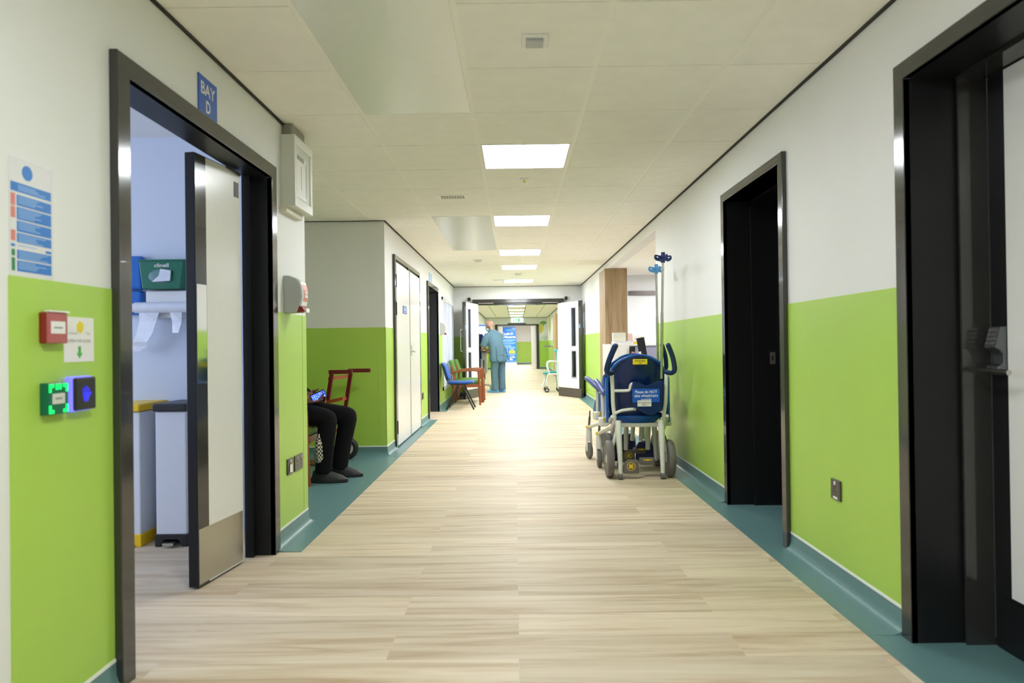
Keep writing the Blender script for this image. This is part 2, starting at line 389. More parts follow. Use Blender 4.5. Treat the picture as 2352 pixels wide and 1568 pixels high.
# ceiling fittings
t = thing('motion_sensor', 'square ceiling motion sensor with grey lens, nearest the viewer', 'sensor', (0.098, 2.86, H))
MB().box(-0.055, 0.055, -0.055, 0.055, -0.012, 0).build('plate', 'white_plastic', t, bevel=0.003)
MB().box(-0.036, 0.036, -0.036, 0.036, -0.024, -0.012).build('lens', 'grey_plastic', t, bevel=0.004)
t = thing('ceiling_sprinkler', 'tiny brass sprinkler head just beyond the nearest lit panel', 'sprinkler', (0.086, 5.27, H))
MB().lathe([(0.035, 0), (0.035, -0.004), (0.012, -0.008)]).build('rose', 'white_plastic', t, smooth=True)
MB().lathe([(0.009, -0.008), (0.007, -0.02), (0.014, -0.022), (0.014, -0.024)]).build('nozzle', 'label_yellow', t, smooth=True)
t = thing('ceiling_vent', 'small rectangular slotted vent in the ceiling left of the lit panels', 'vent', (-0.514, 5.86, H))
MB().box(-0.14, 0.14, -0.09, 0.09, -0.004, 0).build('plate', 'tbar', t)
v = MB()
for k in range(9): v.box(-0.09+k*0.0225-0.008, -0.09+k*0.0225+0.008, -0.055, 0.055, -0.006, -0.004)
v.build('grille', 'sage', t)
for (x, y), lab in (((-0.532, 10.2), 'small square detector in the ceiling beyond the far radiant panel'), ((0.07, 12.2), 'small square detector between the last two lit panels')):
    t = thing('ceiling_detector', lab, 'detector', (x, y, H))
    MB().box(-0.07, 0.07, -0.07, 0.07, -0.01, 0).build('plate', 'white_plastic', t, bevel=0.003)
    MB().box(-0.045, 0.045, -0.045, 0.045, -0.03, -0.01).build('lens', 'lgrey', t, bevel=0.004)
tag(MB().lathe([(0.05, 0), (0.05, -0.02), (0.03, -0.035)], (0.075, 14.35, H)).build('smoke_detector', 'white_plastic', smooth=True), 'round white smoke detector on ceiling in front of the far wall', 'smoke detector')
tag(MB().box(-0.42, -0.12, 13.3, 13.4, H-0.006, H).build('ceiling_grille', 'lgrey'), 'long thin pale grille in the ceiling near the far wall', 'grille')
tag(MB().box(0.5, 0.75, 18.6, 18.8, H-0.01, H).build('ceiling_speaker_plate', 'lgrey'), 'small grey plate in the ceiling beyond the double doors', 'ceiling plate')

# ------------------------------------------------------------------ walls
wl = MB()
wl.box(XL-0.12, XL, -3.2, 2.26, 0, H+0.05); wl.box(XL-0.12, XL, 2.26, 3.66, 2.02, H+0.05); wl.box(XL-0.12, XL, 3.66, 4.14, 0, H+0.05)
wl = struct(wl.build('wall_left', 'white_wall'))
pl = MB()
pl.box(XL, XL+0.003, 1.764, 2.25, 0.085, DADO); pl.box(XL, XL+0.003, 3.66, 4.195, 0.085, DADO); pl.box(XL, XL+0.003, 4.203, 4.283, 0.085, DADO)
pl.box(XL, XL+0.001, 4.19, 4.21, 0.085, DADO); pl.build('protective_panel', 'green', wl)
struct(MB().box(-4.6, XL, 4.14, 4.28, 0, H+0.05).build('wall_bay', 'white_wall'))
struct(MB().box(-4.6, XL-0.12, 4.11, 4.14, 0, H).build('wall_bay_back', 'bay_wall'))
struct(MB().box(-4.75, -4.6, 0.2, 4.28, 0, H+0.05).build('wall_bay_left', 'bay_wall'))
struct(MB().box(-4.6, XL-0.12, 0.2, 0.4, 0, H+0.05).build('wall_bay_front', 'bay_wall'))
# alcove
a = struct(MB().box(-2.75, -2.6, 4.28, 6.92, 0, H+0.05).build('wall_alcove_left', 'white_wall')); MB().box(-2.6, -2.597, 4.28, 6.92, 0.0, DADO).build('protective_panel', 'green', a)
wa = struct(MB().box(-2.75, XL-0.0, 6.92, 7.06, 0, H+0.05).build('wall_alcove_back', 'white_wall'))
pa = MB(); pa.box(-2.6, -1.383, 6.917, 6.92, 0.085, DADO); pa.box(-1.377, -1.297, 6.917, 6.92, 0.085, DADO); pa.box(-1.39, -1.37, 6.919, 6.92, 0.085, DADO); pa.build('protective_panel', 'green', wa)
w2 = MB(); w2.box(XL-0.14, XL, 7.06, 10.22, 0, H+0.05); w2.box(XL-0.14, XL, 10.22, 11.5, 2.02, H+0.05); w2.box(XL-0.14, XL, 11.5, 14.79, 0, H+0.05)
w2 = struct(w2.build('wall_left', 'white_wall'))
p2 = MB(); p2.box(XL, XL+0.003, 6.917, 7.36, 0.085, DADO); p2.box(XL, XL+0.003, 9.3, 10.19, 0.085, DADO); p2.box(XL, XL+0.003, 11.53, 14.79, 0.085, DADO)
p2.build('protective_panel', 'green', w2)
# right wall
wr = MB(); wr.box(XR, XR+0.34, -3.2, 1.4, 0, H+0.05); wr.box(XR, XR+0.34, 1.4, 2.52, 2.03, H+0.05); wr.box(XR, XR+0.34, 2.52, 3.66, 0, H+0.05)
wr.box(XR, XR+0.34, 3.66, 4.66, 2.03, H+0.05); wr.box(XR, XR+0.34, 4.66, 6.96, 0, H+0.05)
wr = struct(wr.build('wall_right', 'white_wall'))
pr = MB(); pr.box(XR-0.003, XR, 2.55, 3.63, 0.085, DADO); pr.box(XR-0.003, XR, 4.68, 6.88, 0.085, DADO); pr.box(XR-0.003, XR, 6.888, 6.963, 0.085, DADO); pr.box(XR-0.003, XR, -3, 1.35, 0.085, DADO)
pr.box(XR-0.001, XR, 6.87, 6.9, 0.085, DADO); pr.build('protective_panel', 'green', wr)
wr2 = MB(); wr2.box(XR, XR+0.12, 6.96, 11.1, 2.23, H+0.05); wr2.box(XR, XR+0.3, 11.1, 14.79, 0, H+0.05)
wr2 = struct(wr2.build('wall_right', 'white_wall'))
MB().box(XR-0.003, XR, 11.1, 14.79, 0.085, DADO).build('protective_panel', 'green', wr2)
# far wall with double door opening
wb = MB(); wb.box(-1.44, -0.82, 14.79, 14.95, 0, H+0.05); wb.box(0.96, 1.6, 14.79, 14.95, 0, H+0.05); wb.box(-0.82, 0.96, 14.79, 14.95, 1.99, H+0.05)
wb = struct(wb.build('wall_back', 'white_wall'))
pb = MB(); pb.box(XL, -0.88, 14.787, 14.79, 0.085, DADO); pb.box(1.0, XR, 14.787, 14.79, 0.085, DADO); pb.build('protective_panel', 'green', wb)
# reception
wc = struct(MB().box(1.5, 4.2, 11.5, 11.6, 0, 2.3).build('wall_reception_back', 'white_wall'))
struct(MB().box(4.1, 4.2, 6.96, 11.5, 0, 2.3).build('wall_reception_right', 'white_wall'))
struct(MB().box(1.9, 2.9, 11.46, 11.5, 1.895, 1.965).build('trim_1', 'kick'))
# second corridor
s2 = MB(); s2.box(-1.5, -1.36, 14.95, 31.5, 0, H+0.05); a = struct(s2.build('wall_left', 'white_wall')); MB().box(-1.36, -1.357, 14.96, 31.5, 0.085, DADO).build('protective_panel', 'green', a)
s3 = MB(); s3.box(1.49, 1.63, 14.95, 31.5, 0, H+0.05); a = struct(s3.build('wall_right', 'white_wall')); MB().box(1.487, 1.49, 14.96, 31.5, 0.085, DADO).build('protective_panel', 'green', a)
s4 = MB(); s4.box(-1.5, -0.86, 31.5, 31.65, 0, H+0.05); s4.box(1.06, 1.6, 31.5, 31.65, 0, H+0.05); s4.box(-0.86, 1.06, 31.5, 31.65, 2.0, H+0.05)
a = struct(s4.build('wall_back', 'white_wall')); q = MB(); q.box(-1.36, -0.9, 31.497, 31.5, 0.085, DADO); q.box(1.1, 1.49, 31.497, 31.5, 0.085, DADO); q.build('protective_panel', 'green', a)
struct(MB().box(-3.2, -3.0, 31.6, 39.8, 0, H+0.05).build('wall_lobby_left', 'white_wall')); struct(MB().box(3.0, 3.2, 31.6, 39.8, 0, H+0.05).build('wall_lobby_right', 'white_wall'))
a = struct(MB().box(-3.2, 3.2, 39.7, 39.85, 0, H+0.05).build('wall_lobby_back', 'white_wall')); MB().box(-3, 3, 39.69, 39.7, 0.085, DADO).build('protective_panel', 'green', a)
struct(MB().box(-3.2, 3.2, 31.65, 31.7, 0, 0.001).build('trim_2', 'teal'))
struct(MB().box(-4.75, 4.2, -3.3, -3.2, 0, H+0.1).build('wall_front', 'white_wall'))
# shadow gap between walls and ceiling
def gap(n, *bx):
    b = MB()
    for q in bx: b.box(*q)
    struct(b.build('trim_%d' % n, 'gap'))
G0, G1 = H-0.011, H
gap(3, (XL, XL+0.012, -3.2, 4.28, G0, G1), (XL, XL+0.012, 6.92, 14.79, G0, G1), (-2.6, XL+0.01, 6.905, 6.92, H-0.006, G1))
gap(4, (XR-0.012, XR, -3.2, 14.79, G0, G1))
gap(5, (XL, XR, 14.78, 14.79, H-0.008, G1), (-1.36, -1.345, 14.95, 31.5, H-0.014, G1), (1.475, 1.49, 14.95, 31.5, H-0.014, G1), (-1.36, 1.49, 31.48, 31.5, H-0.012, G1))

# ------------------------------------------------------------------ coved skirting with flat border
PROF = [(0, 0.088), (0.005, 0.088), (0.007, 0.045), (0.014, 0.024), (0.028, 0.011), (0.05, 0.0045), (0.146, 0.003), (0.147, 0.0), (0, 0)]
def cove(b, cap, p0, p1, n, width=0.145, ext0=0, ext1=0):
    p0 = Vector(p0); p1 = Vector(p1); n = Vector(n); t = (p1-p0).normalized()
    def ringat(p, e):
        r = []
        for d, z in PROF:
            if d > 0.14: d = width
            q = p + n*d + t*(e*d); r.append(Vector((q.x, q.y, z)))
        return r
    b.ring([ringat(p0, ext0), ringat(p1, ext1)])
    c0 = p0; c1 = p1
    cap.ring([[Vector((q.x, q.y, z)) for q, z in ((p, 0.088), (p+n*0.006, 0.088), (p+n*0.005, 0.099), (p, 0.099))] for p in (p0, p1)])
def skirt(name, segs):
    b = MB(); c = MB()
    for s in segs: cove(b, c, *s)
    o = struct(b.build(name, 'teal', smooth=True)); c.build('cap_strip', 'cap', o); return o
wLf = XW0-XL; wRt = XR-XW1
skirt('baseboard_left', [((XL, 0.8), (XL, 2.22), (1, 0), wLf), ((XL, 3.68), (XL, 4.28), (1, 0), wLf, 0, 1.0), ((XL, 4.28), (-2.6, 4.28), (0, 1), 0.06, -1.0, 0)])
MB  # alcove floor and strips
fb = MB(); fb.box(-2.6, XW0, 4.42, 6.9, 0, 0.0028); fb.box(-2.6, XL-0.01, 4.25, 4.45, 0, 0.0026); fb.box(XL-0.02, XW0, 4.27, 4.43, 0, 0.0024)
struct(fb.build('floor_alcove', 'teal'))
skirt('baseboard_back', [((-2.6, 6.917), (-1.297, 6.917), (0, -1), 0.06, 0, 1.0), ((-1.297, 6.917), (-1.297, 7.35), (1, 0), wLf-0.003, -1.0, 0), ((XL, 9.3), (XL, 10.19), (1, 0), wLf), ((XL, 11.5), (XL, 14.79), (1, 0), wLf),
                         ((XL, 14.787), (-0.9, 14.787), (0, -1), 0.14)])
struct(MB().box(XL, XW0, 7.35, 9.3, 0, 0.003).build('trim_6', 'teal'))
skirt('baseboard_right', [((XR, -3), (XR, 1.33), (-1, 0), wRt), ((XR, 2.55), (XR, 3.61), (-1, 0), wRt), ((XR, 4.69), (XR, 6.96), (-1, 0), wRt), ((XR, 11.1), (XR, 14.79), (-1, 0), wRt), ((1.0, 14.787), (XR, 14.787), (0, -1), 0.14)])
rb = MB(); rb.box(XW1, XR+0.33, 1.3, 2.56, 0, 0.003); rb.box(XW1, XR+0.33, 3.6, 4.7, 0, 0.003); rb.box(XW1, XR, 6.96, 11.1, 0, 0.003); struct(rb.build('floor_border', 'teal'))
skirt('baseboard_corridor', [((-1.357, 14.96), (-1.357, 31.5), (1, 0), 0.14), ((1.487, 14.96), (1.487, 31.5), (-1, 0), 0.14), ((-1.36, 31.497), (-0.9, 31.497), (0, -1), 0.14), ((1.1, 31.497), (1.49, 31.497), (0, -1), 0.14), ((-3, 39.69), (3, 39.69), (0, -1), 0.14)])

# ------------------------------------------------------------------ doors
def wall_frame(root, u0, u1, top, face=0.07, d=0.028, depth=0.12, inner_mat='jamb', head_th=0.07):
    """frame on a wall: local x along wall, -y out of the wall; architrave plus deep lining"""
    a = MB(); a.prism([(u0, 0), (u0+face, 0), (u0+face, top-head_th), (u1-face, top-head_th), (u1-face, 0), (u1, 0), (u1, top), (u0, top)], 'y', -d, 0)
    a.build('architrave', 'frame', root, bevel=0.003)
    l = MB(); t = 0.012
    l.box(u0+face-t, u0+face, -d+0.001, depth, 0, top-head_th+t); l.box(u1-face, u1-face+t, -d+0.001, depth, 0, top-head_th+t)
    l.box(u0+face, u1-face, -d+0.001, depth, top-head_th, top-head_th+t)
    l.build('lining', inner_mat, root)
# Bay D
d1 = sroot('door_1', (XL, 2.215, 0), RL); wall_frame(d1, 0, 1.49, 2.062, face=0.075, depth=0.12)
st = MB(); st.box(1.375, 1.415, 0.075, 0.118, 0, 1.99); st.build('door_stop', 'jamb', d1)
lf = sroot('door_2', (-1.392, 3.505, 0), math.atan2(3.12-3.505, -1.445+1.392))  # local x = hinge to free edge
Lw = 0.39
MB().box(0, Lw, -0.048, 0, 0.008, 1.985).build('leaf_core', 'jamb', lf, bevel=0.003)
MB().box(0.004, Lw-0.085, 0, 0.002, 0.012, 1.98).build('leaf_face', 'white_door', lf)
MB().box(Lw-0.085, Lw-0.001, 0, 0.002, 0.012, 1.98).build('edge_strip', 'frame', lf)
MB().box(0.012, Lw-0.004, 0.002, 0.0035, 0.02, 0.27).build('kick_plate', 'steel', lf)
MB().box(Lw-0.08, Lw-0.004, 0.002, 0.004, 0.93, 1.385).build('push_plate', 'polished', lf)
MB().box(0.02, 0.062, 0.002, 0.004, 1.85, 1.925).build('door_tag', 'black', lf)
MB().beam((0.02, 0.012, 1.965), (0.14, 0.012, 1.978), 0.010).build('closer_arm', 'frame', lf)
# far-left black door
d3 = sroot('door_3', (XL, 10.18, 0), RL); wall_frame(d3, 0, 1.37, 2.06, face=0.065, depth=0.135, inner_mat='slate')
q = MB(); q.box(0.07, 1.30, 0.12, 0.16, 0.005, 1.99); q.build('leaf', 'slate', d3)
for z in (0.42, 1.45, 1.68): MB().box(0.07, 0.082, -0.01, 0.03, z-0.06, z+0.06).build('hinge', 'steel', d3)
tag(MB().box(XL, XL+0.006, 10.50, 10.86, 2.09, 2.215).build('door_sign', 'poster_light'), 'small pale blue sign above the dark doorway on the left', 'sign')
# white riser cupboard doors
d4 = sroot('door_4', (XL, 7.36, 0), RL)
fr = MB(); fr.prism([(0, 0), (0.05, 0), (0.05, 2.03), (1.89, 2.03), (1.89, 0), (1.94, 0), (1.94, 2.08), (0, 2.08)], 'y', -0.028, 0); fr.build('frame', 'frame', d4, bevel=0.002)
MB().box(0.05, 1.89, -0.004, 0, 0, 2.03).build('back_panel', 'jamb', d4)
for u0, u1, nm in ((0.075, 0.965, 'a'), (1.03, 1.86, 'b')):
    lfp = MB().box(u0, u1, -0.03, -0.005, 0.02, 2.0).build('leaf', 'white_door', d4, bevel=0.002)
    if nm == 'a':
        for z in (0.22, 1.5, 1.8): MB().box(0.052, 0.074, -0.034, -0.006, z-0.07, z+0.07).build('hinge', 'black', lfp)
    else:
        MB().box(u0+0.03, u0+0.06, -0.036, -0.03, 0.98, 1.10).build('lock_plate', 'steel', lfp); MB().tube([(u0+0.045, -0.034, 1.03), (u0+0.045, -0.07, 1.03), (u0+0.14, -0.07, 1.02)], 0.008).build('lever', 'steel', lfp, smooth=True)
        for z in (0.25, 1.75): MB().box(1.862, 1.88, -0.034, -0.006, z-0.06, z+0.06).build('hinge', 'steel', lfp)
MB().box(0.968, 1.027, -0.022, -0.004, 0.0, 2.03).build('meeting_stile', 'frame', d4)
t = thing('door_notice', 'small blue notice on the white riser cupboard door', 'sign', (XL+0.03, 7.96, 1.51), RL)
MB().box(-0.13, 0.13, -0.004, 0, -0.045, 0.045).build('plate', 'sign_blue', t)
k = MB()
for z in (0.02, 0.0): k.box(-0.07, 0.09, -0.0046, -0.004, z-0.005, z+0.005)
k.box(-0.02, 0.05, -0.0046, -0.004, -0.03, -0.022); k.build('lettering', 'paper', t)
# right near door with keypad lock
d5 = sroot('door_5', (XR, 2.545, 0), RR); wall_frame(d5, 0, 1.2, 2.09, face=0.065, d=0.025, depth=0.17, head_th=0.062)
s_ = MB(); s_.box(0.075, 0.085, 0.16, 0.26, 0, 2.04); s_.box(1.11, 1.125, 0.16, 0.26, 0, 2.04); s_.box(0.085, 1.11, 0.16, 0.26, 2.015, 2.045); s_.build('door_stop', 'frame', d5)
MB().box(0.088, 1.11, 0.262, 0.31, 0.006, 2.02).build('leaf_core', 'jamb', d5)
MB().box(0.175, 1.05, 0.257, 0.263, 0.20, 2.01).build('leaf_face', 'white_door', d5)
MB().box(0.10, 1.10, 0.256, 0.262, 0.01, 0.185).build('kick_plate', 'jamb', d5)
lock = MB().prism([(0.262, -0.085), (0.262, 0.085), (0.236, 0.085), (0.217, 0.012), (0.232, 0.004), (0.246, -0.012), (0.246, -0.040), (0.226, -0.052), (0.222, -0.078)], 'x', 0.112, 0.172).build('keypad_lock', 'grey_plastic', d5, bevel=0.003)
lock.location = (0, 0, 1.045); lock.data.materials[0] = M['lockmetal']
kp = MB()
for i in range(3):
    for j in range(4):
        z = 0.072-0.015*j; yy = 0.217+0.019*(z-0.012)/0.073
        kp.obox((0.126+0.016*i, yy-0.001, z), (0.009, 0.004, 0.008), (-0.25, 0, 0))
kp.build('keys', 'rubber', lock)
MB().tube([(0.142, 0.225, -0.066), (0.142, 0.185, -0.066), (0.160, 0.176, -0.066), (0.29, 0.178, -0.068)], 0.0095, smooth=4).build('lever', 'chrome', lock, smooth=True)
# right middle door
d6 = sroot('door_6', (XR, 4.685, 0), RR); wall_frame(d6, 0, 1.075, 2.085, face=0.06, d=0.025, depth=0.16, head_th=0.055)
s_ = MB(); s_.box(0.072, 0.086, 0.15, 0.33, 0, 2.04); s_.box(0.99, 1.004, 0.15, 0.33, 0, 2.04); s_.box(0.086, 0.99, 0.15, 0.33, 2.02, 2.04); s_.build('door_stop', 'jamb', d6)
MB().box(0.072, 1.0, 0.325, 0.34, 0, 2.03).build('leaf', 'jamb', d6)
kr = MB().box(0.086, 0.089, 0.265, 0.30, 0.94, 1.02).build('strike_plate', 'steel', d6); MB().box(0.089, 0.090, 0.275, 0.288, 0.965, 0.995).build('slot', 'ink', kr)
# far double doors
hd = struct(MB().box(-0.90, 1.05, 14.71, 14.789, 1.995, 2.075).build('trim_7', 'frame', bevel=0.004))
fr = MB(); fr.box(-0.86, -0.80, 14.77, 14.96, 0, 1.99); fr.box(0.94, 1.0, 14.77, 14.96, 0, 1.99); fr.box(-0.86, 1.0, 14.77, 14.96, 1.955, 1.995); struct(fr.build('trim_8', 'frame'))
def fire_leaf(name, hinge, free, side, sticker):
    ang = math.atan2(free[1]-hinge[1], free[0]-hinge[0]); L = math.hypot(free[1]-hinge[1], free[0]-hinge[0])
    r = sroot(name, (*hinge, 0), ang); s = side     # s=+1: corridor face on local +y
    def bx(b, u0, u1, d0, d1, z0, z1): b.box(u0, u1, s*d0, s*d1, z0, z1); return b
    core = MB()
    p0, p1 = L-0.34, L-0.19
    for z0, z1 in ((0.008, 0.42), (0.95, 1.06), (1.84, 1.98)): bx(core, 0, L, -0.025, 0.025, z0, z1)
    for z0, z1 in ((0.42, 0.95), (1.06, 1.84)): bx(core, 0, p0, -0.025, 0.025, z0, z1); bx(core, p1, L, -0.025, 0.025, z0, z1)
    core.build('leaf_core', 'frame', r)
    fc = MB(); e = L-0.085
    for z0, z1 in ((0.19, 0.42), (0.95, 1.06), (1.84, 1.975)): bx(fc, 0.005, e, 0.025, 0.028, z0, z1)
    for z0, z1 in ((0.42, 0.95), (1.06, 1.84)): bx(fc, 0.005, p0, 0.025, 0.028, z0, z1); bx(fc, p1, e, 0.025, 0.028, z0, z1)
    fc.build('leaf_face', 'white_door', r)
    bx(MB(), 0.005, L-0.005, 0.025, 0.029, 0.01, 0.19).build('kick_plate', 'kick', r)
    for z0, z1 in ((0.42, 0.95), (1.06, 1.84)):
        v = MB(); w_ = 0.028
        bx(v, p0-w_, p0, -0.03, 0.034, z0-w_, z1+w_); bx(v, p1, p1+w_, -0.03, 0.034, z0-w_, z1+w_); bx(v, p0, p1, -0.03, 0.034, z0-w_, z0); bx(v, p0, p1, -0.03, 0.034, z1, z1+w_)
        vf = v.build('vision_frame', 'mauve', r); bx(MB(), p0, p1, -0.004, 0.004, z0, z1).build('glass', 'glass', vf)
    bx(MB(), L-0.06, L-0.02, 0.025, 0.028, 1.42, 1.50).build('door_sticker', 'lightblue', r)
    MB().tube([(L-0.06, -s*0.025, 0.98), (L-0.06, -s*0.085, 0.98), (L-0.06, -s*0.085, 1.42), (L-0.06, -s*0.025, 1.42)], 0.010).build('pull_handle', 'steel', r, smooth=True)
    return r
fire_leaf('door_7', (-0.80, 14.76), (-1.035, 13.93), 1, 0)
fire_leaf('door_8', (0.94, 14.76), (1.355, 13.96), -1, 0)
for x, sd in ((-0.97, 'left'), (1.105, 'right')):
    tag(MB().cyl((x, 14.789, 2.085), (x, 14.72, 2.085), 0.028).box(x-0.03, x+0.03, 14.77, 14.789, 2.05, 2.12).build('hold_open_magnet', 'black', smooth=True), 'black door holder at the %s end of the dark bar above the double doors' % sd, 'door holder')
for s, x in ((1, -0.45), (-1, 0.6)): MB().beam((x, 14.70, 1.99), (x-s*0.32, 14.62, 1.985), 0.018).build('closer_arm', 'kick', hd)
# end doors
fr = MB(); fr.box(-0.90, -0.80, 31.44, 31.66, 0, 2.03); fr.box(0.98, 1.09, 31.44, 31.66, 0, 2.03); fr.box(-0.9, 1.09, 31.44, 31.66, 1.985, 2.04); struct(fr.build('trim_9', 'frame'))
tag(MB().box(-0.33, 0.50, 31.34, 31.44, 2.0, 2.09).build('door_operator', 'black', bevel=0.005), 'black box on top of the farthest door frame', 'door operator')
for x, a2, nm in ((-0.79, 1.35, 'door_9'), (0.97, PI-1.35, 'door_10')):
    r = sroot(nm, (x, 31.7, 0), a2); MB().box(0, 0.85, -0.025, 0.025, 0.01, 1.97).build('leaf', 'white_door', r); MB().box(0.85, 0.88, -0.026, 0.026, 0.01, 1.97).build('edge_strip', 'frame', r)

# ------------------------------------------------------------------ window with vertical blinds on the left wall
wn = sroot('window_1', (XL, 12.25, 0), RL)
f = MB(); U = 2.06; z0, z1 = 0.30, 1.97
for u in (0, 0.66, 1.33, U-0.06): f.box(u, u+0.06, -0.03, 0, z0, z1)
f.box(0, U, -0.03, 0, z0, z0+0.06); f.box(0, U, -0.03, 0, z1-0.06, z1); f.build('window_frame', 'white_door', wn, bevel=0.003)
MB().box(0.06, U-0.06, -0.004, -0.001, z0+0.06, z1-0.06).build('pane', 'blind', wn)
b = MB(); n = 24
for k in range(n):
    u = 0.08+(U-0.2)*k/(n-1); b.obox((u+0.02, -0.016, (z0+z1)/2), (0.062, 0.002, z1-z0-0.14), (0, 0, 0.5))
b.build('vertical_blind', 'blind', wn)

# ------------------------------------------------------------------ left wall signs and devices
t = thing('staff_instruction_poster', 'white poster with blue text blocks and red side tabs above the fire call point', 'poster', LW(1.852, 1.44), RL)
MB().box(-0.084, 0.084, -0.003, 0, -0.155, 0.155).build('sheet', 'pale_poster', t)
MB().cyl((-0.018, -0.003, 0.122), (-0.018, -0.0036, 0.122), 0.020, seg=28).build('round_emblem', 'poster_blue', t)
pb_ = MB(); pw = MB(); prd = MB(); pg = MB()
pb_.box(-0.080, 0.075, -0.0036, -0.003, 0.066, 0.090)
rows = [(0.058, 0.030), (0.026, -0.006), (-0.010, -0.038), (-0.042, -0.066), (-0.086, -0.110), (-0.114, -0.142)]
for a_, b_ in rows: pb_.box(-0.058, 0.075, -0.0036, -0.003, b_, a_)
pb_.box(-0.080, -0.066, -0.0036, -0.003, -0.079, -0.072); pb_.box(0.052, 0.075, -0.0036, -0.003, -0.082, -0.075)
pb_.build('text_block', 'poster_blue', t)
for (a_, b_) in rows+[(0.088, 0.068), (-0.069, -0.082)]:
    zz = a_-0.005
    while zz > b_+0.003:
        ln = random.uniform(0.06, 0.115); pw.box(-0.054, -0.054+ln, -0.0040, -0.0036, zz-0.0011, zz+0.0011); zz -= 0.0052
pw.build('text_lines', 'poster_light', t)
for z0_, z1_ in ((0.028, 0.060), (-0.004, 0.025), (-0.064, -0.036)): MB().box(-0.080, -0.064, -0.0036, -0.003, z0_, z1_).build('red_tab', 'pale_red', t)
for z0_, z1_ in ((-0.103, -0.086), (-0.142, -0.108)): MB().box(-0.078, -0.066, -0.0036, -0.003, z0_, z1_).build('green_tab', 'signgreen', t)

t = thing('fire_call_point', 'red fire alarm call point under a clear cover on green panel', 'call point', LW(1.914, 1.152), RL)
MB().box(-0.042, 0.042, -0.022, -0.003, -0.043, 0.043).build('back_box', 'red', t, bevel=0.004)
MB().box(-0.042, 0.042, -0.029, -0.022, -0.043, 0.043).build('face_plate', 'dull_red', t, bevel=0.003)
MB().box(-0.030, 0.030, -0.0300, -0.029, -0.016, 0.018).build('glass_element', 'paper', t)
MB().box(-0.018, 0.018, -0.0306, -0.0300, -0.002, 0.003).build('lettering', 'inkgrey', t)
MB().box(-0.044, 0.044, -0.034, -0.022, 0.0435, 0.0475).build('cover_lip', 'cap', t)

t = thing('door_notice_sheet', 'white paper notice with yellow hand and green arrow beside red call point', 'notice', LW(2.046, 1.121), RL)
MB().box(-0.07, 0.07, -0.0045, -0.003, -0.066, 0.066).build('sheet', 'paper', t)
hb = MB(); hb.prism([(-0.012, 0.025), (0.004, 0.017), (0.018, 0.028), (0.02, 0.045), (0.014, 0.050), (0.008, 0.053), (0.0, 0.056), (-0.004, 0.050), (-0.013, 0.046)], 'y', -0.0052, -0.0045); hb.build('yellow_hand', 'label_yellow', t)
MB().prism([(-0.006, -0.02), (0.006, -0.02), (0.006, -0.04), (0.014, -0.04), (0, -0.056), (-0.014, -0.04), (-0.006, -0.04)], 'y', -0.0052, -0.0045).build('green_arrow', 'greenarrow', t)
text_obj('lettering', 'WAVE          TO', 'inkgrey', t, 0.0, 0.018, 0.10, 0.007, -0.0054)
text_obj('lettering', 'OPEN THE DOOR', 'inkgrey', t, 0.0, -0.004, 0.105, 0.009, -0.0054)

t = thing('exit_break_button', 'green emergency door release button with glowing green corner marks', 'door release', LW(1.916, 0.956), RL)
MB().box(-0.043, 0.043, -0.027, -0.003, -0.044, 0.044).build('body', 'dgreen', t, bevel=0.003)
for sx in (-1, 1):
    for sz in (-1, 1):
        MB().prism([(sx*0.039, sz*0.018), (sx*0.039, sz*0.040), (sx*0.020, sz*0.040), (sx*0.020, sz*0.031), (sx*0.031, sz*0.031), (sx*0.031, sz*0.018)], 'y', -0.0284, -0.027).build('lit_corner', 'glow_green', t)
for x0 in (-0.011, 0.002): MB().box(x0, x0+0.009, -0.0284, -0.027, 0.025, 0.040).build('lit_mark', 'glow_green', t)
MB().box(-0.026, 0.026, -0.0284, -0.027, -0.015, 0.014).build('glass_element', 'lgrey', t)
MB().box(-0.014, 0.014, -0.0290, -0.0284, -0.003, 0.003).build('lettering', 'inkgrey', t)

t = thing('touchless_exit_sensor', 'black touch free exit sensor glowing blue round its edge', 'exit sensor', LW(2.028, 0.962), RL)
MB().box(-0.050, 0.050, -0.024, -0.003, -0.050, 0.050).build('light_ring', 'glow_blue', t, bevel=0.005)
MB().box(-0.048, 0.050, -0.034, -0.024, -0.048, 0.048).build('face_plate', 'black', t, bevel=0.008, bseg=3)
hd_ = MB(); hd_.ell((0, -0.0343, -0.010), (0.015, 0.0006, 0.015), 16)
for k, (dx, hh) in enumerate(((-0.013, 0.016), (-0.004, 0.022), (0.005, 0.021), (0.013, 0.015))): hd_.box(dx-0.0028, dx+0.0028, -0.0348, -0.0340, -0.004, hh)
hd_.prism([(0.012, -0.014), (0.026, 0.000), (0.022, 0.005), (0.010, -0.004)], 'y', -0.0348, -0.0340); hd_.build('hand_symbol', 'glow_hand', t)

t = thing('bay_sign', 'blue BAY D sign above the open doorway on the left', 'sign', LW(2.93, 2.145), RL)
MB().box(-0.088, 0.088, -0.005, 0, -0.09, 0.09).build('plate', 'sign_blue', t)
text_obj('lettering', 'BAY', 'paper', t, 0, 0.040, 0.135, 0.052, -0.0056, bold=0.015)
text_obj('lettering', 'D', 'paper', t, 0, -0.030, 0.042, 0.052, -0.0056, bold=0.02)

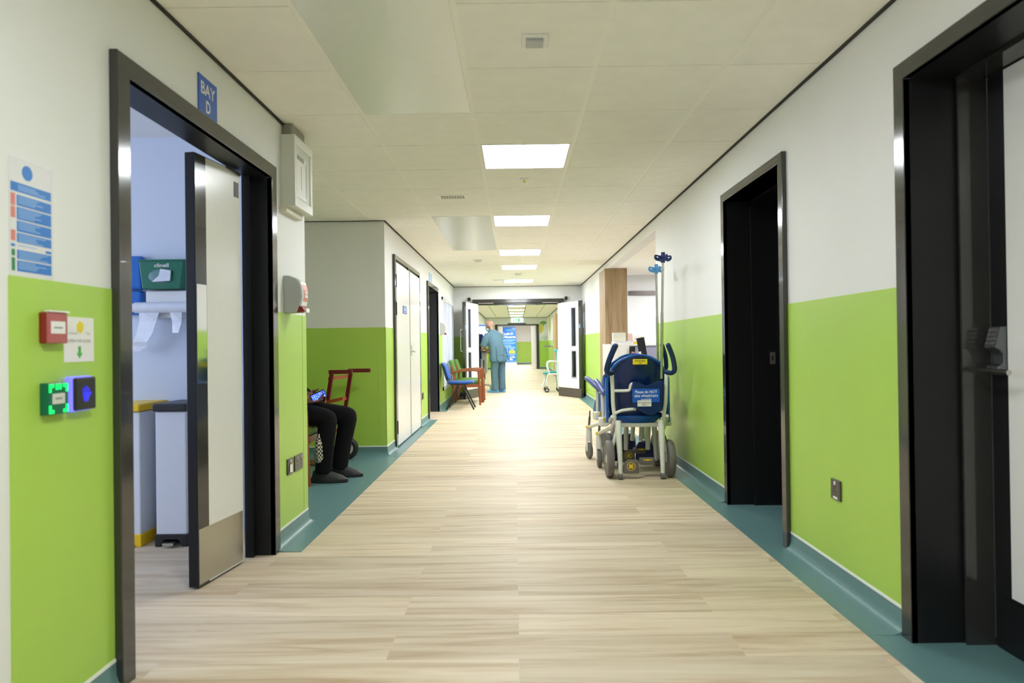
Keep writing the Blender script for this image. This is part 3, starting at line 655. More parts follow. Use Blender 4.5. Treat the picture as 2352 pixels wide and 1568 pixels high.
t = thing('wall_control_cabinet', 'white wall box with framed front and grey trunking, high on wall left', 'cabinet', LW(4.01, 2.085), RL)
MB().box(-0.165, 0.165, -0.076, 0, -0.20, 0.20).build('body', 'lgrey', t, bevel=0.003)
f = MB(); f.box(-0.165, 0.165, -0.084, -0.076, 0.15, 0.20); f.box(-0.165, 0.165, -0.084, -0.076, -0.20, -0.15); f.box(-0.165, -0.13, -0.084, -0.076, -0.15, 0.15); f.box(0.13, 0.165, -0.084, -0.076, -0.15, 0.15)
f.build('door_frame', 'white_door', t, bevel=0.002)
MB().box(-0.12, 0.05, -0.079, -0.076, -0.14, 0.10).build('display_sheet', 'white_plastic', t)
MB().box(-0.115, 0.01, -0.0800, -0.079, 0.075, 0.10).build('header_strip', 'sage', t)
r_ = MB(); r_.box(-0.04, -0.034, -0.0796, -0.079, -0.09, 0.05); r_.box(0.045, 0.055, -0.0796, -0.079, -0.12, 0.08); r_.build('slots', 'sage', t)
MB().box(-0.06, -0.008, -0.0768, -0.076, -0.18, -0.172).build('maker_mark', 'ink', t)
MB().box(-0.13, 0.10, -0.06, 0, 0.20, 0.272).build('cable_trunking', 'sage', t, bevel=0.012)
MB().box(-0.175, 0.12, -0.035, 0, -0.235, -0.20).build('bottom_ledge', 'beige', t)

def sanitiser(name, loc, rz, lab):
    t = thing(name, lab, 'hand sanitiser dispenser', loc, rz)
    MB().prism([(0, -0.105), (0, 0.105), (-0.03, 0.105), (-0.075, 0.085), (-0.095, 0.045), (-0.10, -0.02), (-0.088, -0.06), (-0.075, -0.10), (-0.03, -0.105)], 'x', -0.055, 0.055).build('body', 'grey_plastic', t, bevel=0.004)
    MB().prism([(-0.095, 0.070), (-0.106, 0.03), (-0.108, -0.02), (-0.098, -0.07), (-0.088, -0.07), (-0.09, 0.045), (-0.078, 0.085)], 'x', -0.05, 0.05).build('front_cover', 'white_plastic', t, bevel=0.003)
    MB().prism([(-0.101, 0.055), (-0.1075, 0.03), (-0.1095, -0.02), (-0.106, -0.04), (-0.10, -0.04), (-0.10, 0.05)], 'x', -0.035, 0.04).build('red_label', 'pale_red', t)
    q = MB(); q.box(-0.02, 0.028, -0.1115, -0.1075, 0.004, 0.018); q.box(-0.02, 0.028, -0.1115, -0.108, -0.018, -0.003); q.build('lettering', 'paper', t)
    MB().prism([(-0.07, -0.06), (-0.098, -0.062), (-0.118, -0.098), (-0.07, -0.104)], 'x', -0.045, 0.045).build('push_lever', 'red', t, bevel=0.003)
    MB().prism([(-0.104, -0.078), (-0.122, -0.080), (-0.122, -0.104), (-0.104, -0.104)], 'x', -0.03, 0.03).build('lever_tip', 'cap', t, bevel=0.004)
    return t
sn = sanitiser('hand_sanitiser_dispenser', LW(3.93, 1.392), RL, 'grey hand sanitiser dispenser with red lever, near on left wall corner')
dup(sn, LW(12.0, 1.39), RL, 'small white hand sanitiser dispenser beside the far blinds window')
def socket(name, loc, rz, wd, lab, n=1):
    t = thing(name, lab, 'socket', loc, rz)
    MB().box(-wd/2, wd/2, -0.012, -0.003, -0.045, 0.045).build('plate', 'darkplate', t, bevel=0.003)
    for k in range(n):
        cx = (k-(n-1)/2)*wd/n
        q = MB(); q.box(cx-0.004, cx+0.004, -0.0126, -0.012, 0.005, 0.018); q.box(cx-0.018, cx-0.008, -0.0126, -0.012, -0.012, -0.007); q.box(cx+0.008, cx+0.018, -0.0126, -0.012, -0.012, -0.007); q.build('pin_holes', 'ink', t)
        MB().box(cx-0.006, cx+0.006, -0.016, -0.012, 0.022, 0.038).build('rocker', 'cap' if n == 1 else 'grey_plastic', t, bevel=0.001)
    return t
socket('fused_spur_switch', LW(3.93, 0.415), RL, 0.088, 'small square fused switch with white label low on left green panel')
t = [o for o in COL.objects if o.name.startswith('fused_spur_switch')][0]; MB().box(-0.022, 0.022, -0.0165, -0.0160, -0.034, 0.012).build('white_label', 'cap', t)
socket('double_wall_socket', LW(4.085, 0.412), RL, 0.148, 'grey double wall socket nearest the corner low on left green panel', 2)
socket('double_wall_socket', LW(9.6, 0.40), RL, 0.16, 'far double wall socket between white cupboard and dark doorway', 2)
t = socket('single_wall_socket', (XR, 3.085, 0.425), RR, 0.09, 'grey single wall socket low on the right green wall')
MB().box(-0.02, 0.02, -0.0128, -0.012, -0.040, -0.030).build('white_label', 'cap', t)

# ------------------------------------------------------------------ inside the bay
def pedal_bin(x, lidm, lab):
    t = thing('clinical_waste_bin', lab, 'bin', (x, 3.955, 0), 0, 'pedal bins inside the bay')
    MB().prism([(-0.085, 0.06), (0.085, 0.06), (0.085, 0.745), (-0.085, 0.745)], 'y', -0.145, 0.145).build('body', 'binwhite', t, bevel=0.006)
    MB().box(-0.093, 0.093, -0.165, 0.155, 0.748, 0.79).build('lid', lidm, t, bevel=0.008)
    b = MB(); b.prism([(-0.09, 0), (-0.06, 0), (-0.04, 0.04), (0.04, 0.04), (0.06, 0), (0.09, 0), (0.09, 0.07), (-0.09, 0.07)], 'y', -0.152, 0.15); b.build('base', lidm, t, bevel=0.004)
    MB().box(-0.03, 0.03, -0.19, -0.15, 0.015, 0.03).build('pedal', 'steel', t)
    return t
pedal_bin(-2.168, 'yellow', 'slim white pedal bin with yellow lid inside the bay')
pedal_bin(-1.912, 'black', 'slim white pedal bin with black lid inside the bay')
t = thing('wipes_dispenser', 'green wipes dispenser on the bay wall above the apron roll', 'dispenser', (-2.055, 4.11, 1.528))
MB().prism([(-0.135, 0.082), (0.13, 0.082), (0.11, -0.085), (-0.115, -0.085)], 'y', -0.10, 0).build('body', 'dgreen', t, bevel=0.006)
MB().box(-0.14, 0.135, -0.105, 0, 0.078, 0.086).build('lid', 'dgreen', t)
MB().ell((-0.01, -0.10, -0.012), (0.068, 0.008, 0.042), 24).build('opening', 'teal', t, smooth=True)
MB().prism([(-0.05, -0.045), (0.055, -0.04), (0.06, 0.02), (0.0, 0.03), (-0.01, -0.01)], 'y', -0.116, -0.108).build('wipe', 'apron', t)
text_obj('lettering', 'clinell', 'paper', t, 0.0, 0.052, 0.085, 0.022, -0.102, bold=0.02)
t = thing('apron_dispenser', 'white roll dispenser with torn plastic aprons hanging, inside the bay', 'apron dispenser', (-2.055, 4.11, 1.335))
MB().box(-0.115, 0.14, -0.06, 0, -0.06, 0.10).build('back_plate', 'white_plastic', t, bevel=0.006)
MB().cyl((-0.16, -0.09, 0.0), (0.15, -0.09, 0.0), 0.032).build('roll', 'apron', t, smooth=True)
MB().cyl((-0.19, -0.09, 0.0), (-0.155, -0.09, 0.0), 0.026, seg=18).build('end_knob', 'white_plastic', t, smooth=True, bevel=0.006)
ap = MB()
def strip(pts, wd, dy):
    n = len(pts); vs = []
    for i, (x, z, w_) in enumerate(pts): vs += [(x-w_/2, dy+0.008*math.sin(i*1.7), z), (x+w_/2, dy-0.006+0.008*math.cos(i*1.3), z), (x+w_/2, dy-0.004+0.008*math.cos(i*1.3), z), (x-w_/2, dy+0.002+0.008*math.sin(i*1.7), z)]
    fs = [(0,1,2,3)]
    for i in range(n-1):
        for k in range(4): fs.append((4*i+k, 4*i+(k+1) % 4, 4*i+4+(k+1) % 4, 4*i+4+k))
    fs.append((4*n-1, 4*n-2, 4*n-3, 4*n-4)); ap.add(vs, fs)
strip([(-0.075, -0.02, 0.12), (-0.085, -0.08, 0.105), (-0.10, -0.15, 0.10), (-0.125, -0.20, 0.085), (-0.15, -0.225, 0.13), (-0.175, -0.255, 0.08)], 0, -0.10)
strip([(0.08, -0.02, 0.07), (0.085, -0.09, 0.06), (0.08, -0.15, 0.04)], 0, -0.10)
ap.build('hanging_apron', 'apron', t)
t = thing('glove_dispenser', 'translucent blue dispenser at the left edge of the bay wall', 'dispenser', (-2.25, 4.11, 1.475))
MB().box(-0.075, 0.055, -0.055, 0, -0.03, 0.17).build('upper_holder', 'bluedisp', t, bevel=0.02, bseg=3)
MB().box(-0.075, 0.05, -0.050, 0, -0.18, -0.035).build('lower_holder', 'bluedisp', t, bevel=0.02, bseg=3)
t = thing('soap_dispenser', 'narrow blue dispenser on the bay wall beside the door leaf', 'dispenser', (-1.84, 4.11, 1.15))
MB().box(-0.05, 0.07, -0.09, 0, -0.12, 0.16).build('body', 'lightblue', t, bevel=0.02, bseg=3)
MB().box(-0.03, 0.05, -0.10, -0.09, -0.08, 0.0).build('push_bar', 'white_plastic', t)

# ------------------------------------------------------------------ nested wheelchairs with drip poles (local: x right, y forward, z up; origin between the rear wheels)
def wheelchair(full=True):
    t = thing('wheelchair', 'blue and white transport wheelchair nearest the viewer, with yellow porters label', 'wheelchair', (1.003, 5.65, 0), 0, 'nested wheelchairs by the right wall')
    # back shell
    def shell(w0, z0, z1, y0, th, nz=16, nx=16, dome=True):
        b = MB(); F = []; K = []
        for i in range(nz+1):
            f = i/nz; z = z0+(z1-z0)*f
            wd = w0*(0.90+0.10*min(1, f*3)) * (math.sqrt(max(0.0, 1-((f-0.60)/0.40)**2)) if (dome and f > 0.60) else 1.0)
            wd = max(wd, 0.02)
            rowf = []; rowb = []
            for j in range(nx+1):
                s = -1+2*j/nx; x = wd*s; y = y0 + 0.10*f*0 - 0.0 + 0.07*(s*s)*(wd/w0)**2 - 0.015*(1-(wd/w0)); lean = -0.10*(f-0.3)
                rowf.append((x, y+lean, z)); rowb.append((x, y+lean+th, z))
            F.append(rowf); K.append(rowb)
        vs = [p for r in F for p in r]+[p for r in K for p in r]; n = nx+1; o = n*(nz+1); fs = []
        for i in range(nz):
            for j in range(nx):
                a = i*n+j; fs.append((a, a+1, a+n+1, a+n)); fs.append((o+a, o+a+n, o+a+n+1, o+a+1))
        for j in range(nx): fs.append((j, o+j, o+j+1, j+1)); a = nz*n+j; fs.append((a, a+1, o+a+1, o+a))
        for i in range(nz): fs.append((i*n, (i+1)*n, o+(i+1)*n, o+i*n)); a = i*n+nx; fs.append((a, o+a, o+a+n, a+n))
        return b.add(vs, fs)
    bs = shell(0.238, 0.47, 0.992, 0.03, 0.022).build('backrest', 'wc_blue', t, smooth=True)
    rim = [(0.238*math.sqrt(max(0, 1-((f-0.6)/0.4)**2))*sx, 0.03-0.10*(f-0.3)+0.035*(1 if abs(f) < .9 else 0.2), 0.47+0.522*f) for f, sx in [(0.60, -1), (0.72, -1), (0.84, -1), (0.92, -1), (0.975, -1), (1.0, 0), (0.975, 1), (0.92, 1), (0.84, 1), (0.72, 1), (0.60, 1)]]
    MB().tube([(x*1.0, -0.028+0.09*(1-min(1, (z-0.78)/0.2)), z) for x, y, z in rim], 0.012, smooth=3, seg=10).build('backrest_rim', 'wc_blue2', t, smooth=True)
    # side wings and seat
    for s in (-1, 1):
        w_ = MB(); w_.prism([(0.02, 0.44), (0.36, 0.46), (0.30, 0.56), (0.12, 0.66), (0.07, 0.80), (0.02, 0.82)], 'x', s*0.238, s*0.262); w_.build('side_wing', 'wc_blue2', t, bevel=0.008)
    st_ = MB()
    L = []
    for k in range(9):
        f = k/8; L.append((0, 0.24, 0.42+0.075*f, 0.175+0.06*math.sin(f*PI/2), 0.19+0.05*math.sin(f*PI/2)))
    st_.loft(L, 36); st_.build('seat', 'wc_blue2', t, smooth=True)
    fr = MB()
    # uprights and rear frame
    for s in (-1, 1):
        fr.tube([(s*0.222, -0.05, 0.865), (s*0.216, -0.045, 0.72), (s*0.212, -0.035, 0.60), (s*0.200, -0.02, 0.49), (s*0.208, 0.0, 0.43), (s*0.222, 0.10, 0.385), (s*0.262, 0.32, 0.33), (s*0.272, 0.44, 0.30)], 0.0165, smooth=4)
        # tapered rear skids
        fr.tube([(s*0.172, -0.03, 0.46), (s*0.174, -0.055, 0.39), (s*0.172, -0.075, 0.28), (s*0.170, -0.10, 0.10), (s*0.170, -0.105, 0.035)], [0.024, 0.026, 0.023, 0.019, 0.016], smooth=3)
        fr.tube([(s*0.222, -0.045, 0.50), (s*0.245, 0.10, 0.42), (s*0.255, 0.25, 0.40)], 0.014, smooth=3)
        fr.tube([(s*0.175, 0.0, 0.40), (s*0.24, 0.0, 0.16)], 0.014)
    fr.box(-0.20, 0.20, 0.02, 0.06, 0.405, 0.435); fr.box(-0.20, 0.20, 0.36, 0.40, 0.395, 0.425)
    fr.tube([(-0.213, -0.045, 0.708), (-0.10, -0.055, 0.708), (-0.078, -0.06, 0.722), (-0.074, -0.06, 0.745), (-0.060, -0.065, 0.764), (-0.02, -0.065, 0.766)], 0.0125, smooth=3)
    fr.tube([(-0.200, -0.035, 0.522), (-0.14, -0.045, 0.548), (-0.03, -0.05, 0.560)], 0.0125, smooth=3)
    fr.tube([(0.200, -0.035, 0.522), (0.16, -0.045, 0.545), (0.12, -0.05, 0.555)], 0.0125, smooth=3)
    fr.build('frame', 'wc_white', t, smooth=True)
    lg = MB()
    for x, y, z0, r in ((-0.042, 0.42, 0.16, 0.020), (0.098, 0.46, 0.235, 0.019), (0.150, 0.42, 0.16, 0.021)): lg.tube([(x, y-0.05, 0.40), (x, y, z0)], r)
    lg.build('legrest_tubes', 'lgrey', t, smooth=True)
    for s in (-1, 1):
        h = MB(); h.tube([(s*0.215, -0.055, 0.858), (s*0.245, -0.085, 0.848), (s*0.268, -0.11, 0.862), (s*0.272, -0.12, 0.895), (s*0.250, -0.15, 0.98), (s*0.212, -0.17, 1.072)], 0.020, smooth=5, seg=16); h.ell((s*0.212, -0.17, 1.072), 0.020, 16)
        h.build('push_handle', 'wc_blue', t, smooth=True)
        MB().cyl((s*0.170, -0.125, 0.022), (s*0.170, -0.085, 0.022), 0.001).tube([(s*0.170-0.017, -0.108, 0.0255), (s*0.170+0.017, -0.108, 0.0255)], 0.0255, 20).build('anti_tip_roller', 'rubber', t, smooth=True)
        # rear wheels
        rw = sroot('x'); rw.name = 'rear_wheel'; del rw['kind']; rw.parent = t; rw.location = (s*0.245, 0.0, 0.150)
        MB().lathe([(0.112, -0.024), (0.142, -0.026), (0.150, -0.012), (0.150, 0.012), (0.142, 0.026), (0.112, 0.024)], axis='x', seg=40).build('tyre', 'rubber', rw, smooth=True)
        MB().lathe([(0.112, -0.020), (0.06, -0.010), (0.025, -0.028), (0.025, 0.028), (0.06, 0.010), (0.112, 0.020)], axis='x', seg=32).build('hub', 'wc_white', rw, smooth=True)
        # caster
        cs = sroot('x'); cs.name = 'caster'; del cs['kind']; cs.parent = t; cs.location = (s*0.272, 0.45, 0)
        MB().lathe([(0.026, 0.165), (0.029, 0.20), (0.027, 0.285), (0.02, 0.295)]).box(-0.026, -0.018, -0.02, 0.02, 0.07, 0.18).box(0.018, 0.026, -0.02, 0.02, 0.07, 0.18).build('fork', 'wc_white', cs, smooth=True)
        MB().beam((0.0, 0.0, 0.30), (-s*0.006, -0.01, 0.40), 0.020, 0.008).beam((-s*0.006, -0.01, 0.40), (-s*0.008, -0.012, 0.455), 0.012, 0.006).build('brake_lever', 'rubber', cs)
        MB().lathe([(0.03, 0.293), (0.034, 0.298), (0.03, 0.312), (0.01, 0.315)]).build('brake_knob', 'yellow', cs, smooth=True)
        MB().lathe([(0.045, -0.015), (0.068, -0.017), (0.076, -0.008), (0.076, 0.008), (0.068, 0.017), (0.045, 0.015)], (0, 0, 0.076), 'x', 32).build('wheel', 'rubber', cs, smooth=True)
        # arm rests
        ar = MB(); ar.tube([(s*0.262, 0.20, 0.46), (s*0.268, 0.19, 0.66)], 0.017)
        ao = ar.build('armrest_post', 'wc_white', t, smooth=True)
        MB().tube([(s*0.262, 0.16, 0.675), (s*0.272, 0.24, 0.705), (s*0.285, 0.36, 0.745), (s*0.290, 0.46, 0.765)], [0.022, 0.025, 0.024, 0.020], smooth=4, seg=16).ell((s*0.262, 0.16, 0.675), 0.022).ell((s*0.29, 0.46, 0.765), 0.020).build('armrest_pad', 'wc_arm', ao, smooth=True)
        MB().box(s*0.235, s*0.305, 0.14, 0.24, 0.395, 0.47).build('armrest_hinge', 'wc_white', t, bevel=0.016, bseg=3)
        MB().box(s*0.255, s*0.275, 0.125, 0.145, 0.445, 0.475).build('release_button', 'yellow', t, bevel=0.005)
        # footrest plates
        fp = MB(); fp.prism([(s*0.03-0.085, 0.04), (s*0.03+0.085, 0.04), (s*0.03+0.08, 0.17), (s*0.03+0.05, 0.21), (s*0.03-0.05, 0.21), (s*0.03-0.08, 0.17)], 'y', 0.52, 0.55)
        o = fp.build('footrest', 'wc_navy', t, bevel=0.008); o.location = (s*0.085+0.03, 0, 0)
    MB().box(-0.045, -0.005, 0.50, 0.53, 0.05, 0.09).build('heel_clip', 'cap', t)
    # document holder panel with lettering
    dp = MB(); dp.prism([(-0.062, 0.775), (-0.035, 0.781), (0.0, 0.775), (0.045, 0.748), (0.09, 0.760), (0.135, 0.782), (0.188, 0.783), (0.183, 0.66), (0.172, 0.54), (0.14, 0.535), (0.11, 0.512), (0.05, 0.515), (-0.02, 0.56), (-0.062, 0.575)], 'y', -0.088, -0.066)
    hp = dp.build('notes_holder', 'wc_blue', t, bevel=0.005)
    MB().box(-0.064, 0.155, -0.0895, -0.088, 0.615, 0.725).build('sign_plate', 'sign_blue', hp)
    text_obj('lettering', 'Please do NOT\ntake wheelchairs\noutside', 'paper', hp, 0.0455, 0.669, 0.19, 0.084, -0.0900, bold=0.012)
    MB().box(-0.024, 0.087, -0.0915, -0.0895, 0.582, 0.631).build('internal_use_label', 'paper', hp)
    text_obj('lettering', 'For internal use\nONLY', 'ink', hp, 0.0315, 0.604, 0.098, 0.032, -0.0920, bold=0.01)
    pl_ = MB().box(-0.050, 0.067, -0.058, -0.0395, 0.918, 0.962).build('porters_label', 'label_yellow', t, bevel=0.004)
    text_obj('lettering', 'PORTERS\n24', 'ink', pl_, 0.0085, 0.939, 0.084, 0.030, -0.0588, bold=0.01)
    # brake pedals
    pd = MB(); pd.prism([(-0.145, 0.045), (-0.145, 0.10), (-0.125, 0.14), (-0.10, 0.152), (-0.024, 0.150), (-0.022, 0.045)], 'y', -0.10, -0.06); po = pd.build('brake_pedal', 'rubber', t, bevel=0.008)
    po.rotation_euler = (0, 0, 0)
    ring = MB()
    for k in range(24):
        a0, a1 = 2*PI*k/24, 2*PI*(k+1)/24; c = (-0.084, 0.103)
        ring.prism([(c[0]+0.034*math.cos(a0), c[1]+0.034*math.sin(a0)), (c[0]+0.034*math.cos(a1), c[1]+0.034*math.sin(a1)), (c[0]+0.030*math.cos(a1), c[1]+0.030*math.sin(a1)), (c[0]+0.030*math.cos(a0), c[1]+0.030*math.sin(a0))], 'y', -0.1015, -0.099)
    for q in (0.785, -0.785): ring.obox((-0.084, -0.1005, 0.103), (0.040, 0.003, 0.014), (0, q, 0))
    ring.build('brake_symbol', 'yellow', po)
    p2_ = MB().box(0.0, 0.122, -0.05, 0.03, 0.105, 0.155).build('drive_pedal', 'rubber', t, bevel=0.01)
    MB().obox((0.06, -0.051, 0.145), (0.07, 0.003, 0.008)).obox((0.06, -0.052, 0.145), (0.02, 0.003, 0.014)).build('drive_symbol', 'yellow', p2_)
    return t
wch = wheelchair()
wc2 = dup(wch, (1.05, 6.20, 0), 0.2, 'second blue transport wheelchair, mostly hidden, nested in front of the nearest one')
def drip_pole(name, x, y, z0, z1, m, lab, tilt):
    t = thing(name, lab, 'drip pole', (x, y, z0), 0); h = z1-z0
    t.rotation_euler = (0, tilt, 0)
    MB().cyl((0, 0, 0), (0, 0, h-0.05), 0.0105, seg=16).cyl((0, 0, 0), (0, 0, (h-0.05)*0.55), 0.013, seg=16).build('pole', 'chrome', t, smooth=True)
    hh = MB(); hh.cyl((0, 0, h-0.085), (0, 0, h), 0.017, seg=16)
    for k in range(4):
        a = k*PI/2+0.25; dx, dy = math.cos(a), math.sin(a)
        hh.tube([(0.01*dx, 0.01*dy, h-0.045), (0.045*dx, 0.045*dy, h-0.060), (0.068*dx, 0.068*dy, h-0.045), (0.066*dx, 0.066*dy, h-0.025)], [0.016, 0.014, 0.011, 0.007], smooth=3, seg=10)
        hh.tube([(0.01*dx, 0.01*dy, h-0.035), (0.04*dx, 0.04*dy, h-0.032), (0.066*dx, 0.066*dy, h-0.027)], 0.007, seg=8)
    hh.build('hook_head', m, t, smooth=True)
drip_pole('drip_pole', 1.188, 5.63, 0.80, 1.83, 'navy', 'taller steel drip pole with dark blue hooks, on the nearest wheelchair', 0.028)
drip_pole('drip_pole', 1.285, 6.22, 0.82, 1.80, 'lightblue', 'steel drip pole with light blue hooks, on the wheelchair behind', -0.004)

# ------------------------------------------------------------------ right side: oak column and reception desk
tag(MB().box(1.365, 1.70, 10.40, 11.10, 0, 2.228).build('timber_column', 'oak', bevel=0.003), 'oak laminate column at the far side of the reception opening', 'column')
t = thing('reception_desk', 'white reception counter with tall end block in front of the oak column', 'desk', (1.62, 9.6, 0))
MB().box(-0.34, -0.08, -0.30, 0.50, 0.10, 1.085).build('end_block', 'white_door', t, bevel=0.004); MB().box(-0.08, 1.3, -0.40, 0.10, 0.70, 0.74).build('front_shelf', 'white_door', t); MB().box(-0.078, 1.3, -0.02, 0.10, 0.10, 0.70).build('front_panel', 'white_door', t)
MB().box(-0.02, 1.3, 0.10, 0.16, 0.10, 1.06).build('front_screen', 'mauve', t); MB().box(-0.02, 1.3, 0.07, 0.19, 1.06, 1.08).build('ledge', 'white_door', t)
MB().box(-0.02, 1.3, 0.16, 0.75, 0.70, 0.74).build('worktop', 'white_door', t); MB().box(-0.32, 1.3, -0.26, 0.5, 0, 0.10).build('plinth', 'oaklight', t)
t = thing('document_box', 'cream card box standing on the white desk end', 'box', (1.43, 9.50, 1.127)); MB().box(-0.085, 0.085, -0.06, 0.06, 0, 0.115).build('box_body', 'beige', t, bevel=0.002); MB().box(-0.086, 0.086, -0.061, 0.061, 0.09, 0.094).build('lid_edge', 'lgrey', t)
for k in range(3):
    tag(MB().obox((0, 0, 0.006), (0.24-0.012*k, 0.30, 0.012), (0, 0, 0.04*(k-1))).build('paper_stack', 'paper'), ('lowest', 'middle', 'topmost')[k]+' white paper pad under the cream box on desk end', 'paper', 'paper pads on the desk end').location = (1.46, 9.48, 1.0865+0.0128*k)
for k, (x, y, hh, m_) in enumerate(((1.625, 9.72, 0.15, 'pinkcard'), (1.70, 9.72, 0.14, 'paper'), (1.775, 9.72, 0.12, 'beige'))):
    t = thing('leaflet_holder', ('leftmost, pink', 'middle, white printed', 'rightmost, cream')[k]+' leaflet holder on the reception ledge', 'leaflet holder', (x, y, 1.081), 0, 'leaflets on the reception ledge')
    MB().prism([(-0.02, 0), (0.02, 0), (0.035, hh), (0.028, hh)], 'x', -0.032, 0.032).build('leaflets', m_, t)
    if k:
        q = MB()
        for i in range(14): cx, cz = random.uniform(-0.022, 0.02), random.uniform(0.03, hh-0.02); q.box(cx, cx+0.008, -0.02+0.055*(cz/hh)-0.004, -0.02+0.055*(cz/hh)-0.001, cz, cz+0.008)
        q.build('print', 'pale_red', t)
    MB().box(-0.03, 0.03, -0.024, -0.015, 0, 0.03).build('holder_lip', 'label_yellow' if k == 1 else 'white_plastic', t)
t = thing('desk_phone_stand', 'black upright stand in front of the reception ledge', 'stand', (1.73, 9.36, 0.741))
MB().obox((0, 0, 0.22), (0.105, 0.03, 0.42), (0.0, -0.16, 0)).build('panel', 'black', t, bevel=0.004); MB().obox((-0.03, -0.02, 0.14), (0.035, 0.004, 0.20), (0, -0.16, 0)).build('white_strip', 'paper', t)
MB().box(-0.06, 0.08, -0.05, 0.05, 0, 0.02).build('base', 'black', t)
t = thing('box_file', 'black box file left of the black stand by the reception desk', 'file', (1.585, 9.385, 0.741))
MB().box(-0.035, 0.025, -0.13, 0.05, 0, 0.31).build('file_body', 'black', t, bevel=0.004); MB().box(-0.025, 0.015, -0.132, -0.13, 0.16, 0.24).build('spine_label', 'pale_red', t)

# ------------------------------------------------------------------ chairs along the left wall (local front = +x)
def armchair(lab, loc, rz=0, group='green armchairs by the window'):
    t = thing('wooden_armchair', lab, 'chair', loc, rz, group)
    for s in (-1, 1):
        MB().tube([(0.25, s*0.27, 0), (0.235, s*0.27, 0.30), (0.225, s*0.27, 0.60), (0.19, s*0.27, 0.635)], [0.017, 0.021, 0.022, 0.02], smooth=4).build('leg', 'wood_red', t, smooth=True)
        MB().tube([(-0.30, s*0.25, 0), (-0.24, s*0.25, 0.25), (-0.22, s*0.25, 0.45), (-0.27, s*0.25, 0.72)], [0.017, 0.022, 0.022, 0.018], smooth=4).build('leg', 'wood_red', t, smooth=True)
        MB().prism([(-0.27, 0.615), (-0.20, 0.635), (0.10, 0.655), (0.22, 0.65), (0.245, 0.63), (0.24, 0.615), (0.10, 0.625), (-0.2, 0.605), (-0.27, 0.59)], 'y', s*0.27-0.026, s*0.27+0.026).build('armrest', 'wood_red', t, bevel=0.007)
        MB().box(-0.23, 0.235, s*0.27-0.012, s*0.27+0.012, 0.33, 0.385).build('side_rail', 'wood_red', t, bevel=0.004)
    MB().box(0.215, 0.24, -0.26, 0.26, 0.33, 0.385).build('front_rail', 'wood_red', t, bevel=0.004)
    MB().box(-0.22, 0.25, -0.245, 0.245, 0.385, 0.46).build('seat', 'chair_green', t, bevel=0.028, bseg=4, smooth=True)
    b = MB(); b.prism([(-0.19, 0.46), (-0.22, 0.46), (-0.33, 0.80), (-0.31, 0.835), (-0.275, 0.82), (-0.20, 0.60)], 'y', -0.235, 0.235); b.build('backrest', 'chair_green', t, bevel=0.02, bseg=4, smooth=True)
    return t
ac = armchair('green padded wooden armchair between the blue chair and the farther armchair', (-0.90, 12.90, 0))
dup(ac, (-0.87, 13.53, 0), 0.0, 'farther green padded wooden armchair, closest to the open white door')
c3 = dup(ac, (-1.88, 5.67, 0), 0.0, 'wooden armchair with green seat in the alcove under the seated person'); del c3['group']
t = thing('blue_chair', 'blue padded chair with splayed black metal legs by the far doorway', 'chair', (-0.95, 11.98, 0))
MB().prism([(-0.22, 0.445), (0.10, 0.44), (0.20, 0.445), (0.235, 0.46), (0.22, 0.485), (0.0, 0.475), (-0.20, 0.485)], 'y', -0.22, 0.22).build('seat', 'chair_blue', t, bevel=0.016, bseg=3, smooth=True)
MB().prism([(-0.20, 0.52), (-0.235, 0.60), (-0.27, 0.72), (-0.315, 0.80), (-0.295, 0.80), (-0.24, 0.735), (-0.205, 0.60), (-0.18, 0.52)], 'y', -0.21, 0.21).build('backrest', 'chair_blue', t, bevel=0.012, bseg=3, smooth=True)
MB().prism([(-0.235, 0.50), (-0.27, 0.62), (-0.325, 0.80), (-0.316, 0.80), (-0.268, 0.70), (-0.235, 0.60), (-0.20, 0.51)], 'y', -0.205, 0.205).build('back_shell', 'chair_back', t, bevel=0.004)
for s in (-1, 1):
    MB().tube([(0.03, s*0.20, 0.435), (0.235, s*0.215, 0.0)], 0.0135).build('leg', 'black', t, smooth=True)
    MB().tube([(-0.03, s*0.20, 0.435), (-0.235, s*0.215, 0.0)], 0.0135).build('leg', 'black', t, smooth=True)
    MB().tube([(-0.03, s*0.19, 0.435), (-0.17, s*0.17, 0.44), (-0.22, s*0.15, 0.50), (-0.25, s*0.15, 0.58)], 0.010, smooth=3).build('back_support', 'black', t, smooth=True)
MB().box(-0.16, 0.14, -0.20, 0.20, 0.425, 0.441).build('seat_frame', 'black', t)

# ------------------------------------------------------------------ red sack truck in the alcove
t = thing('sack_truck', 'dark red hand truck with black tyres leaning in the alcove', 'hand truck', (-1.69, 6.5, 0))
for s, ox in ((-1, 0.0), (1, 0.10)):
    MB().beam((-0.12+ox, s*0.16, 0.10), (0.0+ox, s*0.16, 0.845), 0.036, 0.03, (0, 1, 0)).build('side_rail', 'redwood', t, bevel=0.003)
    MB().box(-0.025+ox, 0.19+ox, s*0.16-0.02, s*0.16+0.02, 0.845, 0.882).build('handle', 'redwood', t, bevel=0.004)
    w_ = sroot('x'); w_.name = 'wheel'; del w_['kind']; w_.parent = t; w_.location = (-0.045+ox*0.9, s*0.21, 0.108)
    MB().lathe([(0.062, -0.025), (0.09, -0.030), (0.106, -0.016), (0.108, 0), (0.106, 0.016), (0.09, 0.030), (0.062, 0.025)], axis='y', seg=36).build('tyre', 'brubber', w_, smooth=True)
    MB().lathe([(0.062, -0.026), (0.05, -0.016), (0.022, -0.03), (0.022, 0.03), (0.05, 0.016), (0.062, 0.026)], axis='y', seg=28).build('rim', 'wheel_hub', w_, smooth=True)
    MB().cyl((0, -0.036, 0), (0, 0.036, 0), 0.018, seg=16).build('hub_cap', 'black', w_, smooth=True)
